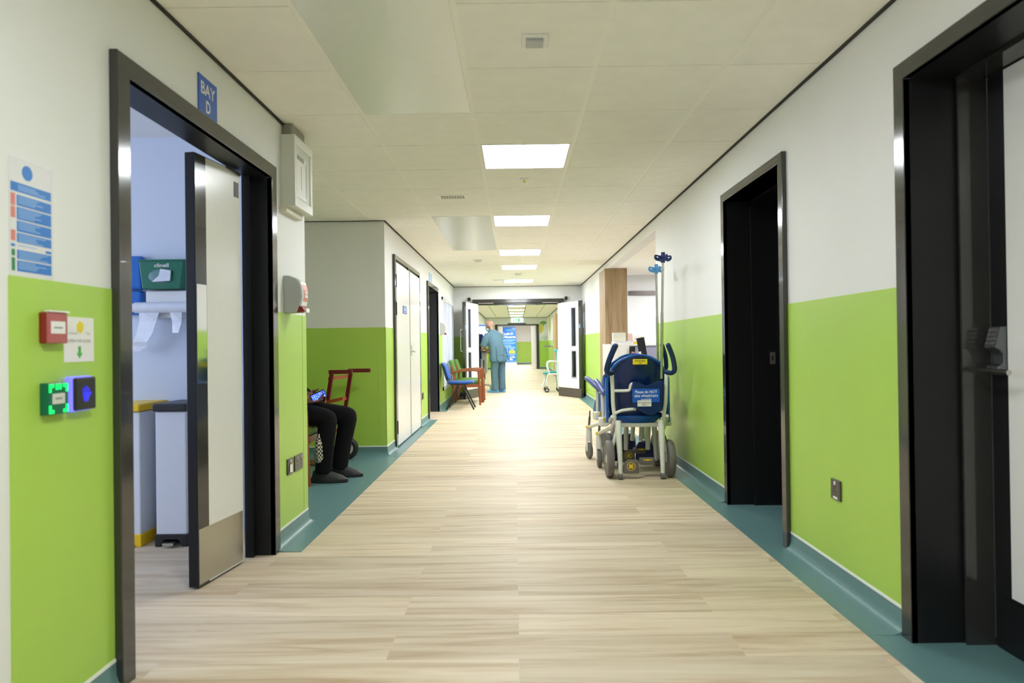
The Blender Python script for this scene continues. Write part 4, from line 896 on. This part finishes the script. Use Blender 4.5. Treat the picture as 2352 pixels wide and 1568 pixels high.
MB().beam((-0.03, -0.14, 0.80), (0.07, 0.14, 0.81), 0.02, 0.03).build('cross_bar', 'orange', t)
MB().beam((-0.08, -0.15, 0.58), (0.05, 0.14, 0.60), 0.02, 0.03).build('cross_bar', 'orange', t); MB().beam((-0.05, -0.17, 0.585), (0.10, -0.165, 0.62), 0.02, 0.028).build('cross_bar', 'orange', t)
MB().beam((-0.10, -0.15, 0.30), (0.0, 0.15, 0.30), 0.02, 0.03).build('cross_bar', 'redwood', t)
MB().prism([(-0.13, -0.16), (-0.34, -0.12), (-0.34, 0.14), (-0.05, 0.17)], 'z', 0.004, 0.012).build('toe_plate', 'redwood', t); MB().cyl((-0.05, -0.2, 0.108), (0.04, 0.2, 0.108), 0.01).build('axle', 'black', t)

# ------------------------------------------------------------------ people
def face_parts(body, hc, r, skin, fwd, eyes=True, hairm=None):
    pass
def hand(b, wrist, d, side, sc_=1.0, curl=0.35, up=(0, 0, 1)):
    """palm + four fingers + thumb added as capsules; d = pointing direction, side = direction of thumb side"""
    w_ = Vector(wrist); d = Vector(d).normalized(); s = Vector(side); s = (s - d*s.dot(d)).normalized(); n = d.cross(s)
    for k in range(4): b.cap(w_+s*(0.030-0.02*k)*sc_*0.8, w_+d*0.085*sc_+s*(0.032-0.021*k)*sc_, 0.015*sc_, 0.012*sc_, 10)
    for k, ln in enumerate((0.070, 0.080, 0.074, 0.058)):
        a = w_+d*0.085*sc_+s*(0.033-0.022*k)*sc_; m_ = a+(d*math.cos(curl)+n*math.sin(curl)).normalized()*ln*0.55*sc_
        e = m_+(d*math.cos(2*curl)+n*math.sin(2*curl)).normalized()*ln*0.5*sc_
        b.cap(a, m_, 0.0095*sc_, 0.0085*sc_, 8); b.cap(m_, e, 0.0085*sc_, 0.007*sc_, 8)
    a = w_+d*0.02*sc_+s*0.030*sc_; m_ = a+(d*0.6+s*0.7)*0.045*sc_; e = m_+(d*0.9+s*0.15)*0.035*sc_
    b.cap(a, m_, 0.013*sc_, 0.010*sc_, 8); b.cap(m_, e, 0.010*sc_, 0.008*sc_, 8)
def head(b, c, yaw, pitch, k=1.0):
    """c = head centre; forward is local +y rotated by yaw/pitch"""
    R = Euler((pitch, 0, yaw)).to_matrix(); c = Vector(c)
    def P(x, y, z): return c + R @ Vector((x*k, y*k, z*k))
    b.ell(P(0, -0.012, 0.025), (0.076*k, 0.095*k, 0.092*k), 20, R.to_euler()); b.ell(P(0, 0.022, -0.03), (0.062, 0.068, 0.085), 18, R.to_euler())
    b.cap(P(0, 0.088, 0.012), P(0, 0.108, -0.018), 0.010, 0.014, 10); b.ell(P(0, 0.06, -0.095), (0.032, 0.03, 0.022), 12)
    for s in (-1, 1): b.ell(P(s*0.079, -0.008, -0.01), (0.010, 0.020, 0.033), 12, R.to_euler()); b.ell(P(s*0.03, 0.082, -0.060), (0.02, 0.012, 0.008), 10); b.cap(P(s*0.015, 0.092, 0.034), P(s*0.045, 0.083, 0.034), 0.008, 0.007, 8)
    return P
def eyes(P, parent):
    for s in (-1, 1):
        o = MB().ell(P(s*0.030, 0.078, 0.014), 0.0095, 12).build('eye', 'cap', parent, smooth=True); MB().ell(P(s*0.030, 0.0845, 0.013), 0.0055, 8).build('iris', 'ink', o, smooth=True)

# standing clinician in scrubs (local forward = +y)
t = thing('person', 'bald person in teal scrubs and blue shoes leaning towards the computer cart', 'person', (-0.40, 16.0, 0), math.radians(42))
b = MB()
b.cap((0, 0.0, 0.95), (0, 0.13, 1.28), 0.12, 0.125); b.cap((0, 0.17, 1.36), (0, 0.235, 1.50), 0.055, 0.05)
P = head(b, (0, 0.285, 1.55), math.radians(38), -0.42, 1.10)
for s in (-1, 1):
    b.cap((s*0.09, 0, 0.90), (s*0.10, 0.02, 0.48), 0.075, 0.055); b.cap((s*0.10, 0.02, 0.48), (s*0.10, -0.02, 0.09), 0.052, 0.038)
    b.cap((s*0.10, -0.03, 0.045), (s*0.11, 0.14, 0.03), 0.035, 0.028)
b.cap((-0.19, 0.16, 1.33), (-0.265, 0.22, 1.04), 0.052, 0.042); b.cap((-0.265, 0.22, 1.04), (-0.14, 0.43, 0.97), 0.040, 0.026); hand(b, (-0.14, 0.43, 0.97), (0.3, 0.9, -0.15), (0.9, -0.3, 0.1))
b.cap((0.19, 0.16, 1.33), (0.25, 0.28, 1.06), 0.052, 0.042); b.cap((0.25, 0.28, 1.06), (0.10, 0.46, 1.00), 0.040, 0.026); hand(b, (0.10, 0.46, 1.00), (-0.2, 0.95, -0.15), (-0.9, -0.2, 0.1))
body = b.build('body', 'skin1', t, remesh=0.008, smth=3)
eyes(P, t)
c = MB()   # scrub top
c.loft([(0, -0.005, 0.715, 0.228, 0.165, 0.05), (0, 0.0, 0.80, 0.222, 0.158, 0.05), (0, 0.02, 0.92, 0.205, 0.145, 0), (0, 0.05, 1.04, 0.205, 0.142, -.1), (0, 0.09, 1.15, 0.215, 0.145, -.2), (0, 0.13, 1.26, 0.225, 0.145, -.3), (0, 0.155, 1.34, 0.212, 0.125, -.35), (0, 0.18, 1.40, 0.15, 0.095, -.4), (0, 0.20, 1.44, 0.085, 0.075, -.4)], 28)
c.tube([(-0.17, 0.14, 1.345), (-0.235, 0.165, 1.25), (-0.268, 0.205, 1.07)], [0.075, 0.078, 0.083], 16); c.tube([(0.17, 0.14, 1.345), (0.225, 0.20, 1.25), (0.245, 0.26, 1.10)], [0.075, 0.078, 0.083], 16)
for k, (x, dx) in enumerate(((-0.09, -0.05), (0.0, -0.01), (0.07, 0.04), (0.13, 0.06))): c.tube([(x*0.6, 0.0+0.05*abs(x), 1.25), (x+dx*0.5, -0.10, 1.0), (x+dx, -0.158, 0.74)], [0.01, 0.018, 0.022], 8)
c.build('scrub_top', 'scrub', t, remesh=0.011, smth=4)
c = MB()
c.loft([(0, 0, 0.97, 0.155, 0.12), (0, -0.012, 0.88, 0.178, 0.14), (0, -0.01, 0.80, 0.175, 0.13), (0, 0, 0.72, 0.15, 0.10)], 24)
for s in (-1, 1): c.loft([(s*0.09, -0.01, 0.90, 0.092, 0.115), (s*0.098, 0.0, 0.70, 0.092, 0.105), (s*0.105, 0.01, 0.50, 0.083, 0.090), (s*0.108, 0.0, 0.30, 0.080, 0.084), (s*0.108, -0.01, 0.14, 0.080, 0.085), (s*0.108, -0.005, 0.065, 0.086, 0.093)], 20)
for s in (-1, 1): c.tube([(s*0.13, -0.11, 0.78), (s*0.12, -0.09, 0.50), (s*0.12, -0.085, 0.2)], [0.012, 0.016, 0.02], 8)
c.build('scrub_trousers', 'scrub', t, remesh=0.011, smth=3)
for s, q in ((-1, 0.45), (1, 0.2)):
    sh = MB(); sh.loft([(0, 0.045, 0.0, 0.046, 0.145), (0, 0.045, 0.03, 0.050, 0.148), (0, 0.02, 0.06, 0.046, 0.12), (0, -0.02, 0.09, 0.040, 0.075), (0, -0.035, 0.115, 0.040, 0.055)], 20)
    so = sh.build('shoe', 'overshoe', t, smooth=True, bevel=0.004); so.location = (s*0.108, 0.0, 0); so.rotation_euler = (0, 0, q)
mk = MB(); mk.ell(P(0, 0.062, -0.055), (0.058, 0.058, 0.052), 18); mk.build('face_mask', 'mask', t, smooth=True)
q = MB()
for s in (-1, 1): q.tube([P(s*0.05, 0.07, -0.03), P(s*0.084, 0.0, 0.01)], 0.002, 6)
q.build('mask_loops', 'cap', t)

# nurse in navy beyond the door leaf
t = thing('person', 'person in navy tunic with bare arm at the cart, mostly behind the open door', 'person', (-0.985, 16.25, 0), math.radians(-15))
b = MB(); b.cap((0, 0, 0.95), (0, 0.05, 1.28), 0.12, 0.12); b.cap((0, 0.06, 1.36), (0, 0.09, 1.47), 0.05, 0.045); P = head(b, (0, 0.12, 1.56), 0, -0.35)
for s in (-1, 1):
    b.cap((s*0.09, 0, 0.9), (s*0.095, 0.02, 0.48), 0.07, 0.052); b.cap((s*0.095, 0.02, 0.48), (s*0.095, 0, 0.09), 0.05, 0.036); b.cap((s*0.095, -0.02, 0.04), (s*0.10, 0.13, 0.03), 0.033, 0.027)
b.cap((-0.18, 0.05, 1.33), (-0.23, 0.10, 1.06), 0.05, 0.04); b.cap((-0.23, 0.10, 1.06), (-0.10, 0.30, 0.99), 0.038, 0.025); hand(b, (-0.10, 0.30, 0.99), (0.1, 0.95, -0.1), (0.9, 0, 0.2))
b.cap((0.17, 0.05, 1.32), (0.20, 0.0, 1.10), 0.05, 0.043); b.cap((0.20, 0.0, 1.10), (0.34, 0.10, 0.93), 0.040, 0.027); hand(b, (0.34, 0.10, 0.93), (0.75, 0.6, -0.15), (0.3, 0.5, 0.8))
b.build('body', 'skin2', t, remesh=0.008, smth=3); eyes(P, t)
c = MB(); c.loft([(0, 0, 0.78, 0.205, 0.15), (0, 0, 0.92, 0.195, 0.14), (0, 0.02, 1.05, 0.185, 0.13), (0, 0.04, 1.2, 0.20, 0.135), (0, 0.05, 1.31, 0.20, 0.12), (0, 0.055, 1.38, 0.13, 0.09), (0, 0.06, 1.41, 0.075, 0.07)], 24)
c.tube([(0.15, 0.05, 1.335), (0.19, 0.03, 1.25), (0.205, 0.01, 1.13)], [0.072, 0.072, 0.074], 16); c.tube([(-0.15, 0.05, 1.335), (-0.2, 0.07, 1.25), (-0.225, 0.09, 1.13)], [0.072, 0.072, 0.074], 16)
c.build('tunic', 'navycloth', t, remesh=0.011, smth=3)
c = MB(); c.loft([(0, 0, 0.97, 0.15, 0.12), (0, 0, 0.85, 0.17, 0.13), (0, 0, 0.75, 0.15, 0.1)], 20)
for s in (-1, 1): c.loft([(s*0.088, 0, 0.88, 0.085, 0.1), (s*0.095, 0.01, 0.5, 0.075, 0.08), (s*0.095, 0, 0.07, 0.07, 0.075)], 18)
c.build('trousers', 'navycloth', t, remesh=0.011, smth=3)
for s in (-1, 1):
    so = MB().loft([(0, 0.045, 0.0, 0.044, 0.135), (0, 0.045, 0.03, 0.047, 0.138), (0, 0.01, 0.065, 0.04, 0.10), (0, -0.03, 0.09, 0.036, 0.05)], 20).build('shoe', 'black', t, smooth=True); so.location = (s*0.096, 0, 0)
MB().ell(P(0, -0.03, 0.03), (0.086, 0.09, 0.095), 18).ell(P(0, -0.12, 0.05), 0.035, 14).build('hair', 'hair', t, remesh=0.008, smth=2)

# seated person in the alcove (local forward = +x)
SX, SY = -1.86, 5.68
t = thing('person', 'seated person in black clothes using a phone in the alcove, only legs and hands showing', 'person', (SX, SY, 0))
b = MB()
b.cap((-0.07, 0, 0.56), (-0.09, 0, 0.95), 0.13, 0.13); b.cap((-0.07, 0, 1.04), (-0.02, 0, 1.15), 0.055, 0.05); P = head(b, (0.02, 0, 1.23), -PI/2, -0.5)
FT = ((-0.09, 0.34, 0.40), (0.085, 0.45, 0.47))
for s, kx, fx in FT:
    b.cap((-0.05, s, 0.54), (kx, s*1.3, 0.50), 0.07, 0.055); b.cap((kx, s*1.3, 0.50), (fx-0.11, s*1.3, 0.10), 0.05, 0.037); b.cap((fx-0.12, s*1.3, 0.045), (fx+0.03, s*1.4, 0.03), 0.033, 0.027)
for s in (-1, 1):
    b.cap((-0.08, s*0.19, 1.0), (-0.01, s*0.24, 0.74), 0.05, 0.042); b.cap((-0.01, s*0.24, 0.74), (0.16, s*0.07, 0.67), 0.040, 0.027)
    hand(b, (0.16, s*0.07, 0.67), (0.85, -s*0.15, 0.12), (0, -s*0.3, 1), 1.0, 0.5)
b.build('body', 'skin3', t, remesh=0.006, smth=2); eyes(P, t)
c = MB(); c.loft([(-0.07, 0, 0.47, 0.16, 0.19), (-0.07, 0, 0.62, 0.165, 0.20), (-0.09, 0, 0.80, 0.15, 0.20), (-0.10, 0, 0.96, 0.14, 0.21), (-0.09, 0, 1.045, 0.14, 0.20), (-0.075, 0, 1.09, 0.085, 0.10), (-0.06, 0, 1.115, 0.07, 0.075)], 24)
for s in (-1, 1): c.ell((-0.085, s*0.185, 1.0), 0.078, 16)
for s in (-1, 1): c.tube([(-0.09, s*0.17, 1.0), (-0.03, s*0.235, 0.84), (0.0, s*0.24, 0.73), (0.11, s*0.13, 0.69)], [0.075, 0.062, 0.062, 0.045], 16)
c.build('jacket', 'blackcloth', t, remesh=0.010, smth=3)
c = MB(); c.loft([(-0.07, 0, 0.46, 0.15, 0.18), (-0.07, 0, 0.55, 0.16, 0.19), (-0.07, 0, 0.64, 0.15, 0.17)], 22)
for s, kx, fx in FT:
    c.tube([(-0.08, s*0.9, 0.55), (0.14, s*1.15, 0.555), (kx-0.01, s*1.3, 0.520)], [0.105, 0.092, 0.074], 18); c.ell((kx-0.005, s*1.3, 0.510), 0.077, 18)
    c.tube([(kx, s*1.3, 0.50), ((kx+fx)/2-0.05, s*1.3, 0.30), (fx-0.10, s*1.3, 0.075)], [0.076, 0.070, 0.068], 18)
c.build('trousers', 'blackcloth', t, remesh=0.010, smth=4)
for s, kx, fx in FT:
    so = MB().loft([(0.04, 0, 0, 0.15, 0.047), (0.04, 0, 0.03, 0.152, 0.050), (0.02, 0, 0.06, 0.12, 0.045), (-0.03, 0, 0.10, 0.06, 0.04)], 20).build('shoe', 'brubber', t, smooth=True, bevel=0.004); so.location = (fx-0.09, s*1.35, 0)
MB().ell(P(0, -0.025, 0.035), (0.085, 0.09, 0.09), 18).build('hair', 'hair', t, smooth=True)
ph = thing('mobile_phone', 'black mobile phone with lit blue screen held by the seated person', 'phone', (SX+0.255, SY-0.075, 0.70), 0)
ph.rotation_euler = (0.55, -0.42, 0.28)
MB().box(-0.062, 0.062, -0.006, 0.006, -0.036, 0.036).build('phone_body', 'black', ph, bevel=0.004)
MB().box(-0.056, 0.056, -0.0066, -0.006, -0.031, 0.031).build('screen', 'phone', ph)
pi = MB(); pp = MB()
for i in range(7):
    for j in range(4):
        (pp if random.random() < 0.4 else pi).box(-0.050+i*0.015, -0.043+i*0.015, -0.0070, -0.0066, -0.026+j*0.015, -0.019+j*0.015)
pi.build('app_icons', 'phoneicon', ph); pp.build('purple_icons', 'phonepurple', ph)
t = thing('patterned_bag', 'black and white chequered bag hanging by the chair of the seated person', 'bag', (-1.575, 5.56, 0))
bg = MB(); bg.loft([(0, 0, 0.17, 0.035, 0.07), (0, 0, 0.21, 0.045, 0.10), (0, 0, 0.32, 0.04, 0.095), (0, 0, 0.40, 0.02, 0.06)], 20)
def check():
    m = bpy.data.materials.new('chequered_cloth'); m.use_nodes = True; nt = m.node_tree; ck = nt.nodes.new('ShaderNodeTexChecker'); ck.inputs['Scale'].default_value = 62
    ck.inputs['Color1'].default_value = (0.02, 0.02, 0.02, 1); ck.inputs['Color2'].default_value = (0.62, 0.58, 0.45, 1); tc = nt.nodes.new('ShaderNodeTexCoord')
    nt.links.new(tc.outputs['Object'], ck.inputs['Vector']); nt.links.new(ck.outputs['Color'], nt.nodes['Principled BSDF'].inputs['Base Color']); return m
M['check'] = check(); bg.build('bag_body', 'check', t, smooth=True)
MB().tube([(0, -0.05, 0.39), (0, -0.03, 0.46), (0, 0.03, 0.46), (0, 0.05, 0.39)], 0.006, smooth=4).build('strap', 'blackcloth', t, smooth=True)

# ------------------------------------------------------------------ beyond the double doors
t = thing('computer_cart', 'white computer cart with bright monitor where the two staff stand', 'computer cart', (-0.80, 16.95, 0))
MB().box(-0.16, 0.11, -0.20, 0.22, 0.42, 0.90).build('cabinet', 'lgrey', t, bevel=0.01)
MB().box(0.02, 0.045, -0.206, -0.20, 0.53, 0.74).build('drawer_handle', 'black', t); MB().box(-0.20, 0.15, -0.24, 0.26, 0.90, 0.925).build('worktop', 'grey_plastic', t, bevel=0.006)
MB().box(-0.15, 0.10, -0.22, -0.05, 0.925, 0.955).build('keyboard', 'black', t); MB().box(-0.06, 0.06, -0.16, -0.04, 0.26, 0.42).build('battery_box', 'black', t)
MB().box(-0.03, 0.03, 0.0, 0.06, 0.925, 1.42).build('monitor_post', 'grey_plastic', t)
mo = MB().box(-0.30, 0.21, -0.06, -0.02, 1.27, 1.62).build('monitor', 'white_plastic', t, bevel=0.005); MB().box(-0.285, 0.195, -0.063, -0.06, 1.295, 1.56).build('screen', 'screen', mo); MB().box(-0.285, 0.195, -0.063, -0.06, 1.562, 1.60).build('blue_header', 'bar', mo)
MB().beam((0, 0.02, 0.42), (0, 0.02, 0.12), 0.06).build('column', 'lgrey', t)
for k in range(4):
    a_ = PI/4+k*PI/2; e = (0.27*math.cos(a_), 0.27*math.sin(a_))
    lg = MB().beam((0, 0.02, 0.15), (e[0], e[1], 0.115), 0.05, 0.03).build('leg', 'lgrey', t); MB().lathe([(0.02, -0.012), (0.045, -0.012), (0.045, 0.012), (0.02, 0.012)], (e[0], e[1], 0.046), 'x', 20).box(e[0]-0.02, e[0]+0.02, e[1]-0.012, e[1]+0.012, 0.05, 0.10).build('caster', 'grey_plastic', lg, smooth=True)

t = thing('commode_chair', 'turquoise and white wheeled commode chair beside the right open door', 'commode chair', (0.93, 16.0, 0), 0)
for s in (-1, 1):
    fr = MB(); fr.tube([(0.05, s*0.24, 0.07), (0.03, s*0.24, 0.50), (0.05, s*0.24, 0.96)], 0.018, smooth=3); fr.tube([(0.04, s*0.24, 0.42), (-0.14, s*0.24, 0.42), (-0.20, s*0.24, 0.38), (-0.235, s*0.235, 0.12)], 0.016, smooth=4)
    fr.build('side_frame', 'wc_white', t, smooth=True)
    MB().tube([(0.02, s*0.26, 0.70), (-0.13, s*0.26, 0.71), (-0.19, s*0.26, 0.66), (-0.185, s*0.25, 0.56), (-0.15, s*0.245, 0.44)], 0.014, smooth=4).build('armrest', 'wc_white', t, smooth=True)
    for x, y in ((-0.215, s*0.235), (0.075, s*0.24)):
        c_ = MB().box(x-0.02, x+0.02, y-0.018, y+0.018, 0.06, 0.14).build('caster_fork', 'rubber', t, bevel=0.003); MB().lathe([(0.02, -0.013), (0.05, -0.014), (0.055, 0), (0.05, 0.014), (0.02, 0.013)], (x, y, 0.056), 'y', 24).build('wheel', 'brubber', c_, smooth=True); MB().lathe([(0.026, -0.016), (0.026, 0.016)], (x, y, 0.056), 'y', 18).build('wheel_hub', 'wheel_hub', c_)
    MB().tube([(-0.215, s*0.10, 0.42), (-0.26, s*0.10, 0.24), (-0.30, s*0.10, 0.16)], 0.012).box(-0.36, -0.27, s*0.10-0.06, s*0.10+0.06, 0.145, 0.16).build('footrest', 'wc_white', t)
MB().tube([(0.0, -0.24, 0.2), (0.0, 0.24, 0.2)], 0.012).tube([(0.05, -0.24, 0.55), (0.05, 0.24, 0.55)], 0.012).build('cross_tube', 'wc_white', t, smooth=True)
MB().prism([(0.06, 0.47), (-0.10, 0.475), (-0.18, 0.455), (-0.27, 0.46), (-0.30, 0.43), (-0.27, 0.405), (-0.20, 0.425), (-0.10, 0.44), (0.06, 0.435)], 'y', -0.21, 0.21).build('seat', 'turqd', t, bevel=0.012, bseg=3, smooth=True)
MB().prism([(0.035, 0.12), (0.075, 0.12), (0.085, 0.55), (0.08, 0.90), (0.05, 0.985), (-0.01, 0.985), (-0.02, 0.93), (0.02, 0.915), (0.03, 0.55)], 'y', -0.235, 0.235).build('backrest', 'turq', t, bevel=0.010, bseg=3, smooth=True)

tag(MB().box(1.37, 1.487, 23.3, 24.9, 0, 2.14).build('timber_post', 'oaklight', bevel=0.004), 'light timber post on the right wall beyond the double doors', 'column')
tag(MB().cyl((1.40, 27.0, 1.05), (1.12, 27.0, 1.05), 0.02).box(1.10, 1.487, 26.8, 27.2, 1.0, 1.03).build('wall_rail', 'inkgrey'), 'dark thin rail on the right wall beyond the timber post', 'rail')
tag(MB().box(1.44, 1.487, 26.0, 26.25, 1.25, 1.45).build('wall_phone', 'inkgrey', bevel=0.02), 'small dark device on the right wall beyond the timber post', 'wall device')
def leaf(name, loc, rz, r, m_, kind, lab):
    t = thing(name, lab, 'wall decal', loc, rz, 'leaf decals on the far wall')
    if kind == 'fan':
        pts = [(0, -r*0.55)] + [(r*math.cos(a)*(1+0.04*math.sin(9*a)), r*0.75*math.sin(a)-0.1*r) for a in [0.15+i*(PI-0.3)/14 for i in range(15)]]; MB().prism(pts, 'y', -0.006, 0).box(-0.012, 0.012, -0.006, 0, -r*0.95, -r*0.5).build('leaf_shape', m_, t)
    elif kind == 'oval':
        MB().prism([(r*0.6*math.cos(2*PI*i/20), r*math.sin(2*PI*i/20)) for i in range(20)], 'y', -0.006, 0).build('leaf_shape', m_, t); v = MB().box(-0.01, 0.01, -0.008, -0.006, -r, r*0.8)
        for i in range(4): v.obox((0, -0.007, -r*0.6+i*r*0.35), (r*0.8, 0.002, 0.012), (0, 0, 0))
        v.build('veins', 'leafolive', t)
    else:
        b_ = MB()
        for i in range(7): a = -1.2+i*0.4; b_.prism([(0, 0), (r*math.sin(a-0.12)*0.7, r*math.cos(a-0.12)*0.7), (r*math.sin(a), r*math.cos(a)), (r*math.sin(a+0.12)*0.7, r*math.cos(a+0.12)*0.7)], 'y', -0.006-0.0004*i, 0)
        b_.build('leaf_shape', m_, t)
leaf('leaf_decal', (1.30, 31.49, 2.08), 0, 0.16, 'leafgreen', 'fan', 'dark green fan shaped leaf decal at the top right of the far doors')
leaf('leaf_decal', (1.17, 31.49, 1.86), 0, 0.22, 'leafyellow', 'oval', 'yellow oval leaf decal touching the far door frame')
leaf('leaf_decal', (1.487, 29.4, 1.86), RR, 0.75, 'leafolive', 'fan', 'olive fan shaped leaf decal on the right wall beside timber post')
leaf('leaf_decal', (1.36, 31.49, 1.32), 0, 0.24, 'leafpale', 'frond', 'pale green feathery leaf decal low on the far wall')
leaf('leaf_decal', (1.487, 27.6, 2.10), RR, 0.6, 'leafpale', 'frond', 'pale feathery leaf decal high on the right wall near the ceiling')

t = thing('exit_sign', 'green running person exit sign above the farthest doors', 'exit sign', (0.11, 31.45, 2.235))
MB().box(-0.27, 0.27, -0.03, 0.04, -0.10, 0.10).build('light_box', 'exit', t, bevel=0.004)
q = MB(); q.ell((-0.03, -0.032, 0.055), (0.018, 0.003, 0.018), 12)
for a_, b_ in (((-0.03, 0.035), (-0.055, -0.02)), ((-0.055, -0.02), (-0.02, -0.045)), ((-0.02, -0.045), (-0.035, -0.08)), ((-0.055, -0.02), (-0.09, -0.06)), ((-0.03, 0.03), (0.015, 0.01)), ((-0.03, 0.03), (-0.075, 0.01))): q.beam((a_[0], -0.032, a_[1]), (b_[0], -0.032, b_[1]), 0.018, 0.004, (0, 1, 0))
q.build('running_figure', 'exitgreen', t); MB().box(0.04, 0.11, -0.033, -0.030, -0.08, 0.07).build('door_symbol', 'exitgreen', t)
MB().prism([(-0.20, 0.0), (-0.15, 0.04), (-0.15, 0.015), (-0.11, 0.015), (-0.11, -0.015), (-0.15, -0.015), (-0.15, -0.04)], 'y', -0.033, -0.030).build('arrow', 'exitgreen', t)

t = thing('rollup_banner', 'tall blue and white roll-up banner about Covid-19 measures in the far lobby', 'banner', (-0.43, 38.2, 0), 0.0)
MB().box(-0.50, 0.50, -0.01, 0, 0.14, 2.10).build('sheet', 'poster_blue', t); MB().box(-0.52, 0.52, -0.09, 0.09, 0, 0.10).build('base', 'white_plastic', t, bevel=0.01); MB().box(-0.50, 0.50, -0.012, 0.0, 0.09, 0.15).build('bottom_band', 'paper', t)
MB().cyl((0, 0.03, 0.1), (0, 0.03, 2.08), 0.01).build('support_pole', 'steel', t)
text_obj('lettering', 'Covid-19', 'paper', t, 0.02, 1.73, 0.58, 0.15, -0.012, bold=0.03); text_obj('lettering', 'Safe Measures', 'paper', t, 0.0, 1.56, 0.92, 0.14, -0.012, bold=0.03)
MB().prism([(-0.40+0.07*x, 1.97+0.07*z) for x, z in ((0, -1), (0.9, 0), (0.9, 0.6), (0.45, 0.85), (0, 0.5), (-0.45, 0.85), (-0.9, 0.6), (-0.9, 0))], 'y', -0.012, -0.010).build('heart', 'paper', t)
q = MB(); q.box(0.28, 0.45, -0.012, -0.010, 1.99, 2.03)
for z, w0, w1 in ((1.93, -0.05, 0.45), (1.40, -0.45, 0.45), (1.36, -0.45, 0.43), (1.31, -0.45, 0.3), (1.235, -0.47, 0.47), (1.18, -0.45, 0.4), (1.10, -0.45, 0.2), (1.05, -0.45, 0.25), (1.00, -0.45, 0.42), (0.955, -0.47, 0.47), (0.215, -0.48, 0.48), (0.585, 0.02, 0.48), (0.585, -0.48, -0.02)): q.box(w0, w1, -0.012, -0.010, z-0.012, z+0.012)
q.box(-0.015, 0.015, -0.012, -0.010, 0.22, 0.955)
for x in (-0.25, 0.25):
    for z in (0.91, 0.87, 0.54, 0.50): q.box(x-0.13, x+0.13, -0.012, -0.010, z-0.011, z+0.011)
q.build('printed_lines', 'poster_light', t)
ic = MB(); ic.box(0.09, 0.42, -0.013, -0.010, 0.64, 0.80); ic.build('yellow_case_icon', 'label_yellow', t); MB().box(0.20, 0.22, -0.014, -0.010, 0.80, 0.85).box(0.29, 0.31, -0.014, -0.010, 0.80, 0.85).box(0.20, 0.31, -0.014, -0.010, 0.84, 0.86).build('case_handle', 'label_yellow', t)
MB().box(0.24, 0.27, -0.014, -0.013, 0.68, 0.76).box(0.215, 0.295, -0.014, -0.013, 0.705, 0.735).build('cross_mark', 'pale_red', t)
MB().ell((0.18, -0.011, 0.40), (0.05, 0.002, 0.05), 14).box(0.12, 0.30, -0.013, -0.010, 0.27, 0.33).box(0.25, 0.42, -0.013, -0.010, 0.40, 0.46).build('people_icon', 'paper', t); MB().ell((-0.25, -0.011, 0.38), (0.1, 0.002, 0.1), 14).build('round_icon', 'poster_light', t)

t = thing('cylinder_trolley', 'tall narrow black wheeled cylinder trolley beside the farthest doorway', 'trolley', (0.95, 33.0, 0))
MB().lathe([(0.07, 0.16), (0.08, 0.2), (0.08, 0.85), (0.05, 0.95), (0.03, 1.0)]).build('cylinder', 'rubber', t, smooth=True); MB().box(-0.09, 0.05, -0.05, 0.05, 0.97, 1.13).build('regulator', 'black', t, bevel=0.01)
MB().box(-0.10, 0.09, -0.09, 0.09, 0.10, 0.16).build('base', 'black', t)
for s in (-1, 1): MB().lathe([(0.03, -0.02), (0.12, -0.025), (0.12, 0.025), (0.03, 0.02)], (-0.02, s*0.12, 0.12), 'y', 24).build('wheel', 'brubber', t, smooth=True)
